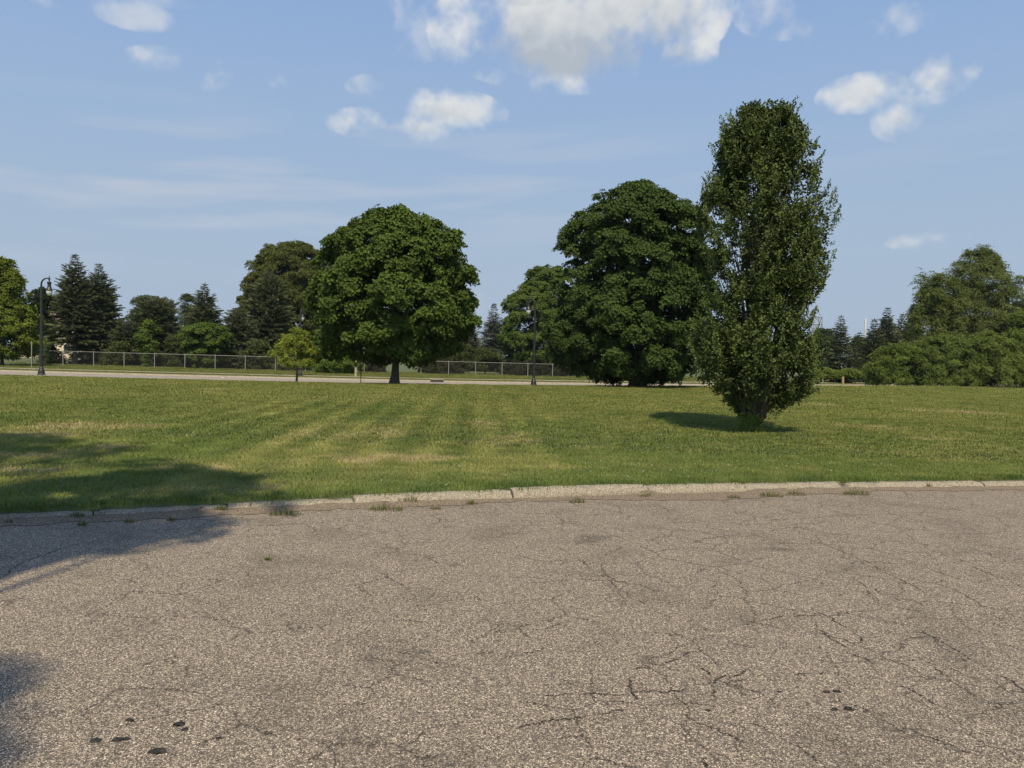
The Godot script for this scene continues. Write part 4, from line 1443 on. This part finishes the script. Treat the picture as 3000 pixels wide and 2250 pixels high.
		["leafy_bush", "bush cut off by the right edge of the photograph", 3000, 78.0, 1133, [[918, 2975, 3030], [950, 2955, 3060], [1010, 2940, 3080], [1070, 2935, 3090], [1125, 2945, 3080]], {"rag": 0.42, "stray": 0.25, "rc": 0.65, "per": 20, "leaf": "willow", "size": 1.3, "tone": Color(0.112, 0.165, 0.034), "tone2": Color(0.176, 0.235, 0.053), "seed": 222}],
		["leafy_tree", "dark tree top at the right edge behind the thicket", 3012, 96.0, 1122, [[868, 2990, 3030], [885, 2970, 3050], [920, 2965, 3060], [1000, 2960, 3070], [1090, 2970, 3060]], {"rc": 0.7, "per": 18, "leaf": "small", "size": 1.5, "tone": Color(0.03, 0.052, 0.02), "tone2": Color(0.045, 0.07, 0.026), "seed": 223}],
		["leafy_tree", "hazy far tree standing below the lattice tower", 2398, 210.0, 1092, [[962, 2388, 2408], [975, 2375, 2418], [1000, 2368, 2425], [1080, 2370, 2425]], {"rc": 1.3, "per": 16, "leaf": "small", "size": 3.0, "tone": Color(0.05, 0.075, 0.03), "tone2": Color(0.07, 0.095, 0.04), "seed": 224}],
		["leafy_tree", "small hazy far tree just right of the one below the tower", 2421, 200.0, 1092, [[966, 2414, 2430], [980, 2408, 2434], [1010, 2400, 2440], [1080, 2405, 2440]], {"rc": 1.1, "per": 16, "leaf": "small", "size": 3.0, "tone": Color(0.045, 0.07, 0.03), "tone2": Color(0.065, 0.09, 0.04), "seed": 225}],
		["leafy_tree", "low mid green trees right beside the columnar tree, behind the hedge", 2400, 125.0, 1100, [[985, 2385, 2415], [1000, 2360, 2440], [1040, 2350, 2450], [1085, 2350, 2450]], {"rc": 0.9, "per": 16, "leaf": "small", "size": 2.0, "tone": Color(0.055, 0.08, 0.028), "tone2": Color(0.08, 0.105, 0.038), "seed": 226}],
		["leafy_tree", "small dark tree between the pointed spruces at the right", 2512, 125.0, 1100, [[990, 2500, 2525], [1010, 2485, 2545], [1050, 2480, 2560], [1085, 2485, 2560]], {"rc": 0.9, "per": 16, "leaf": "small", "size": 2.0, "tone": Color(0.04, 0.06, 0.024), "tone2": Color(0.06, 0.08, 0.03), "seed": 227}],
	]
	var fill := [["dark low bush behind the fence between the tall spruces and the low round spruce", 345, 1000, 45], ["dark low bush behind the fence right of the low round spruce", 520, 985, 42], ["dark low bush behind the fence at the left foot of the olive oak", 655, 990, 50], ["dark low bush behind the fence right below the olive oak", 745, 1000, 48], ["dark low bush behind the fence beside the yellow green sapling", 860, 990, 55], ["dark bush behind the round maple's right side", 1345, 1005, 45], ["dark bush at the foot of the blue grey pointed spruce", 1420, 1020, 50], ["dark low bush behind the leftmost street lamp", 150, 1015, 30]]
	for k in fill.size():
		var q: Array = fill[k]
		deep.append(["leafy_bush", q[0], q[1], 64.0 if q[1] < 1000 else 70.0, 1090, [[q[2], q[1] - q[3] * 0.4, q[1] + q[3] * 0.4], [q[2] + 15, q[1] - q[3] * 0.8, q[1] + q[3] * 0.85], [q[2] + 45, q[1] - q[3], q[1] + q[3]], [1082, q[1] - q[3] * 0.9, q[1] + q[3] * 0.9]], {"rc": 0.55, "per": 16, "leaf": "small", "size": 1.3, "tone": Color(0.065, 0.087, 0.031), "tone2": Color(0.104, 0.126, 0.046), "seed": 280 + k}])
	for d in deep:
		var far: float = d[3] if d[2] > 2300 else d[3] * 1.28
		var mpp := far / 2256.0
		var x: float = (d[2] - 1500.0) * mpp
		var at := on(x, far, VERGE)
		leaf_tree(d[0], d[1], "bush" if "bush" in d[0] else "tree", at, in_metres(d[5], d[2], 1047.0 + (d[2] - 1500.0) * 0.0192 + (1.7 - at.y) / mpp, mpp), d[6], bgt)
	# spruces: x px, fwd, top px, base px, half width px
	var dark := Color(0.106, 0.130, 0.063)
	var dark2 := Color(0.184, 0.213, 0.104)
	var blue := Color(0.14, 0.16, 0.125)
	var blue2 := Color(0.22, 0.245, 0.20)
	var firs := [
		["tallest spruce of the left group, right of the leftmost lamp", 219, 64.0, 750, 1074, 82, dark, dark2, 0.72, 231],
		["second tall spruce, leaning against the tallest left one", 289, 66.0, 775, 1074, 92, dark, dark2, 0.8, 232],
		["low round topped spruce right of the two tall left spruces", 455, 67.0, 878, 1080, 92, dark, dark2, 0.5, 233],
		["pointed spruce with a narrow tip left of the olive oak", 598, 67.0, 832, 1084, 84, dark, dark2, 0.85, 234],
		["squat dark spruce at the left foot of the olive oak", 692, 65.0, 905, 1086, 72, dark, dark2, 0.6, 235],
		["broad spruce standing in front of the olive oak", 785, 69.0, 795, 1088, 108, dark, dark2, 0.75, 236],
		["dark low spruce behind the fence below the second tall spruce", 370, 65.0, 935, 1078, 62, dark, dark2, 0.6, 237],
		["blue grey pointed spruce between the two maples", 1443, 82.0, 892, 1100, 50, blue, blue2, 0.8, 238],
		["shorter blue grey spruce right of the round maple", 1372, 84.0, 938, 1098, 52, blue, blue2, 0.7, 239],
		["blue grey spruce half hidden by the right side of the round maple", 1325, 80.0, 960, 1098, 50, blue, blue2, 0.7, 240],
		["single pointed dark spruce right of the columnar tree", 2458, 98.0, 924, 1108, 46, dark, dark2, 0.75, 241],
		["tallest of the dark spruces left of the right thicket", 2592, 104.0, 904, 1108, 52, dark, dark2, 0.7, 242],
		["dark spruce left of the tallest one by the right thicket", 2555, 102.0, 935, 1108, 46, dark, dark2, 0.7, 243],
		["dark spruce right of the tallest one by the right thicket", 2636, 106.0, 922, 1108, 48, dark, dark2, 0.7, 244],
		["dark spruce partly behind the shorter feathery tree", 2668, 108.0, 892, 1108, 50, dark, dark2, 0.75, 245],
		["tiny far spruce tip right of the single pointed spruce", 2515, 118.0, 972, 1106, 30, dark, dark2, 0.8, 246],
	]
	for f in firs:
		var far: float = f[2] if f[1] > 2300 else f[2] * 1.28
		var mpp := far / 2256.0
		var at := on((f[1] - 1500.0) * mpp, far, VERGE)
		var row: float = 1047.0 + (f[1] - 1500.0) * 0.0192 + (1.7 - at.y) / mpp
		spruce("spruce_tree", f[0], at, (row - f[3]) * mpp, f[5] * mpp, f[6], f[7], f[9], f[8], 2.6 if f[1] == 219 else 0.2, "spruces beyond the fence", 0.52)
	# the far-off wood that closes the horizon
	rng.seed = 290
	var wood := PackedFloat32Array()
	for i in 9000:
		var x := rng.randf_range(-190.0, 330.0)
		var top := 9.0 + 3.5 * noise_a.get_noise_1d(x * 3.0) + 3.0 * noise_b.get_noise_1d(x * 14.0)
		var p := on(x, 270.0 + rng.randf_range(0.0, 22.0) - 0.12 * absf(x), VERGE + top * sqrt(rng.randf()))
		var nn := (Vector3(0, 0.8, 0.5) + unit() * 0.7).normalized()
		var d := unit()
		d = (d - nn * d.dot(nn)).normalized()
		put(wood, Basis(d * 4.0, nn * 4.0, d.cross(nn) * 4.0), p, Color(0.065, 0.09, 0.036) * rng.randf_range(0.8, 1.2))
	tag(scatter("far_wood", leaf_meshes["small"], M["leaf"], wood, self), "low hazy wood far away along the horizon", "wood")
	# trees behind the photographer, whose shadows reach the left of the picture
	leaf_tree("shade_tree", "tall tree beside the photographer whose shadow falls on the left lawn", "tree", on(-6.95, 0.1, 0.1), [[17.4, 0.5, 0.5], [16.6, 1.5, 1.6], [15.2, 2.0, 2.2], [14.0, 2.0, 2.1], [13.0, 1.5, 1.5], [12.5, 0.8, 0.8]], {"rc": 0.6, "per": 14, "amount": 0.42, "leaf": "maple", "tone": mid, "tone2": mid2, "seed": 251, "trunk": 0.25, "limbs": 26, "rag": 0.5, "stray": 0.3})
	leaf_tree("shade_tree", "tall tree behind the photographer whose shadow falls across the kerb", "tree", on(-3.45, -2.4, 0.1), [[17.4, 0.3, 0.4], [16.7, 1.2, 1.5], [15.5, 1.5, 1.8], [14.0, 1.6, 1.6], [12.8, 1.5, 1.4], [12.0, 0.8, 0.8]], {"rc": 0.55, "per": 13, "amount": 0.48, "leaf": "maple", "tone": mid, "tone2": mid2, "seed": 252, "trunk": 0.25, "limbs": 22, "rag": 0.5, "stray": 0.3})
	leaf_tree("shade_tree", "tall tree well behind the photographer whose shadow falls on the near road", "tree", on(-2.35, -7.9, 0.1), [[15.8, 0.3, 0.4], [15.2, 1.0, 1.3], [14.0, 1.4, 1.5], [13.0, 1.2, 1.2], [12.4, 0.6, 0.6]], {"rc": 0.5, "per": 15, "amount": 0.5, "leaf": "maple", "tone": mid, "tone2": mid2, "seed": 253, "trunk": 0.2, "limbs": 18, "rag": 0.6, "stray": 0.3})


func build_things() -> void:
	street_lamp(on(-24.66, 40.33, KERB_TOP), "leftmost street lamp, curved arm to the right, at the lawn edge", 0.0)
	street_lamp(on(1.26, 45.0, KERB_TOP), "street lamp in front of the fresh green tree, lamp head to the left", PI * 0.86, 1.0)
	street_lamp(on(-17.7, 64.3, VERGE), "street lamp across the far road behind the yellow green sapling", PI * 0.5, 1.12)
	chain_fence()
	simple_post("sign_post", "thin tall grey metal post left of the leftmost street lamp", on(-38.2, 61.2, VERGE), 2.25, 0.06, M["galvanised"], false)
	simple_post("concrete_post", "square pale post across the far road left of the maple trunk", on(-13.4, 66.0, VERGE), 1.75, 0.17, M["concrete"])
	simple_post("sign_post", "thin dark post at the lawn edge left of the maple trunk", on(-8.31, 42.3, KERB_TOP), 1.45, 0.05, M["iron"], false)
	simple_post("wooden_post", "short reddish wooden post in front of the vine hedge", on(39.6, 92.2, VERGE), 0.75, 0.2, M["wood"])
	simple_post("wooden_post", "thin grey post in front of the vine hedge", on(36.7, 91.0, VERGE), 0.65, 0.12, M["concrete"])
	simple_post("utility_pole", "white pole rising far away above the spruces at the right", on(104.0, 228.0, 0.0), 16.0, 0.5, M["white_paint"], false)
	simple_post("utility_pole", "thin tan pole far away right of the round maple", on(-8.0, 118.0, 0.0), 9.0, 0.22, M["wood"], false)
	# storm drain inlet in the far kerb
	var t := thing("storm_inlet", on(-6.1, 62.48, VERGE - 0.12), "dark storm drain inlet in the far kerb right of the maple trunk", "drain inlet")
	t.rotation.y = 0.24
	var g := Geo.new()
	g.box(Vector3(0, 0.11, 0), Vector3(1.0, 0.12, 0.14))
	part("dark_opening", g.mesh(), M["iron"], t)  # solid near-black box, its colour standing in for shade inside the drain mouth
	g = Geo.new()
	g.box(Vector3(0, 0.18, -0.05), Vector3(1.1, 0.04, 0.34))
	part("lid", g.mesh(), M["concrete"], t)
	# a scrap of white paper on the far road
	g = Geo.new()
	g.flat_quad(Vector3(-0.11, 0.0, 0.06), Vector3(0.09, 0.01, 0.08), Vector3(0.1, 0.05, -0.06), Vector3(-0.08, 0.03, -0.07), Vector3(0, -1, 0))
	g.flat_quad(Vector3(0.09, 0.01, 0.08), Vector3(0.14, 0.07, 0.05), Vector3(0.13, 0.09, -0.05), Vector3(0.1, 0.05, -0.06), Vector3(0, -1, 0))
	var scrap := part("paper_scrap", g.mesh(), M["white_paint"], self)
	scrap.position = on(-21.9, 58.2, VERGE - 0.116)
	tag(scrap, "crumpled white scrap of paper lying on the far road", "litter")
	house(on(-68.0, 116.0, VERGE))
	lattice_tower(on(157.0, 400.0, 0.0), 27.0, 3.2)
	# vine covered hedge on the right
	rng.seed = 260
	var h := thing("vine_hedge", on(41.0, 95.5, VERGE), "low vine covered hedge behind the wooden posts at the right", "hedge")
	var buf := PackedFloat32Array()
	for i in 3200:
		var x := rng.randf_range(-4.4, 4.4)
		var top := 1.55 + 0.18 * sin(x * 2.3) + 0.12 * sin(x * 5.1)
		var y := top * (0.42 + 0.58 * sqrt(rng.randf()))
		var p := Vector3(x, y, rng.randf_range(-0.6, 0.6))
		var nn := (Vector3(0, 0.8, 0.5) + unit() * 0.8).normalized()
		var d := unit()
		d = (d - nn * d.dot(nn)).normalized()
		put(buf, Basis(d, nn, d.cross(nn)), p, Color(0.12, 0.175, 0.035).lerp(Color(0.17, 0.225, 0.05), rng.randf()) * rng.randf_range(0.8, 1.2))
	scatter("foliage", leaf_meshes["maple"], M["leaf"], buf, h)
	for i in 9:
		var x := -4.2 + i * 1.05
		g = Geo.new()
		g.tube(PackedVector3Array([Vector3(x, -0.05, 0), Vector3(x + 0.1, 0.6, 0.1), Vector3(x - 0.1, 1.3, 0)]), PackedFloat32Array([0.03, 0.025, 0.015]), 5)
		part("stem", g.mesh(), M["bark"], h)
	# weeds in the gutter and in cracks
	rng.seed = 270
	var big := {0: "long dry grass tuft on the near road edge, left of the middle", 1: "wide straw coloured grass tuft by the near kerb, left of the photo's middle", 2: "dark green grass tuft overhanging the kerb beside the straw coloured one", 4: "weed tuft in the kerb joint where the kerb is tallest", 5: "bright green grass tuft in the gutter at the right", 7: "grass tuft on the kerb joint near the right edge", 17: "tiny lone green weed out on the near road"}
	var spots := [[-2.32, 7.92, 0.2], [-1.35, 8.32, 0.22], [-1.16, 8.74, 0.15], [-0.82, 8.45, 0.07], [1.71, 9.57, 0.13], [4.61, 10.19, 0.22], [4.63, 10.64, 0.1], [6.89, 11.25, 0.12], [0.8, 9.09, 0.12], [3.37, 9.87, 0.19], [3.75, 10.05, 0.14], [-4.24, 7.5, 0.08], [-4.54, 7.41, 0.06], [-4.07, 7.72, 0.08], [-3.68, 7.41, 0.06], [-3.33, 7.52, 0.05], [-4.03, 7.22, 0.05], [-1.95, 6.19, 0.03], [-3.01, 8.0, 0.09], [-1.96, 8.52, 0.08], [-4.7, 7.2, 0.04], [-0.44, 8.79, 0.07], [5.98, 10.95, 0.06], [2.83, 9.67, 0.09]]
	for i in spots.size():
		var s: Array = spots[i]
		var y := 0.006
		var up: float = s[1] - kerb_z(s[0])
		if up > 0.0:
			y = 0.09 if up > 0.06 else 0.03
		weed(on(s[0], s[1], y), s[2], big.get(i, "small grass tuft along the near kerb, %s from the left" % ORDINAL[rank(spots, i)]), "weeds along the near kerb")
	var crumbs := [[-1.47, 3.42, 0.022], [-1.43, 3.38, 0.013], [-1.76, 3.26, 0.018], [-1.67, 3.27, 0.02], [-1.64, 3.28, 0.015], [-1.46, 3.18, 0.028], [-1.25, 3.31, 0.011], [-1.71, 3.45, 0.015], [1.67, 3.96, 0.015], [1.73, 3.97, 0.016], [1.63, 3.76, 0.016], [1.7, 3.77, 0.022], [0.99, 3.71, 0.01], [-0.39, 4.2, 0.009], [1.42, 3.95, 0.01]]
	for i in crumbs.size():
		lump(on(crumbs[i][0], crumbs[i][1], 0.0005), crumbs[i][2], 500 + i, ORDINAL[rank(crumbs, i)])
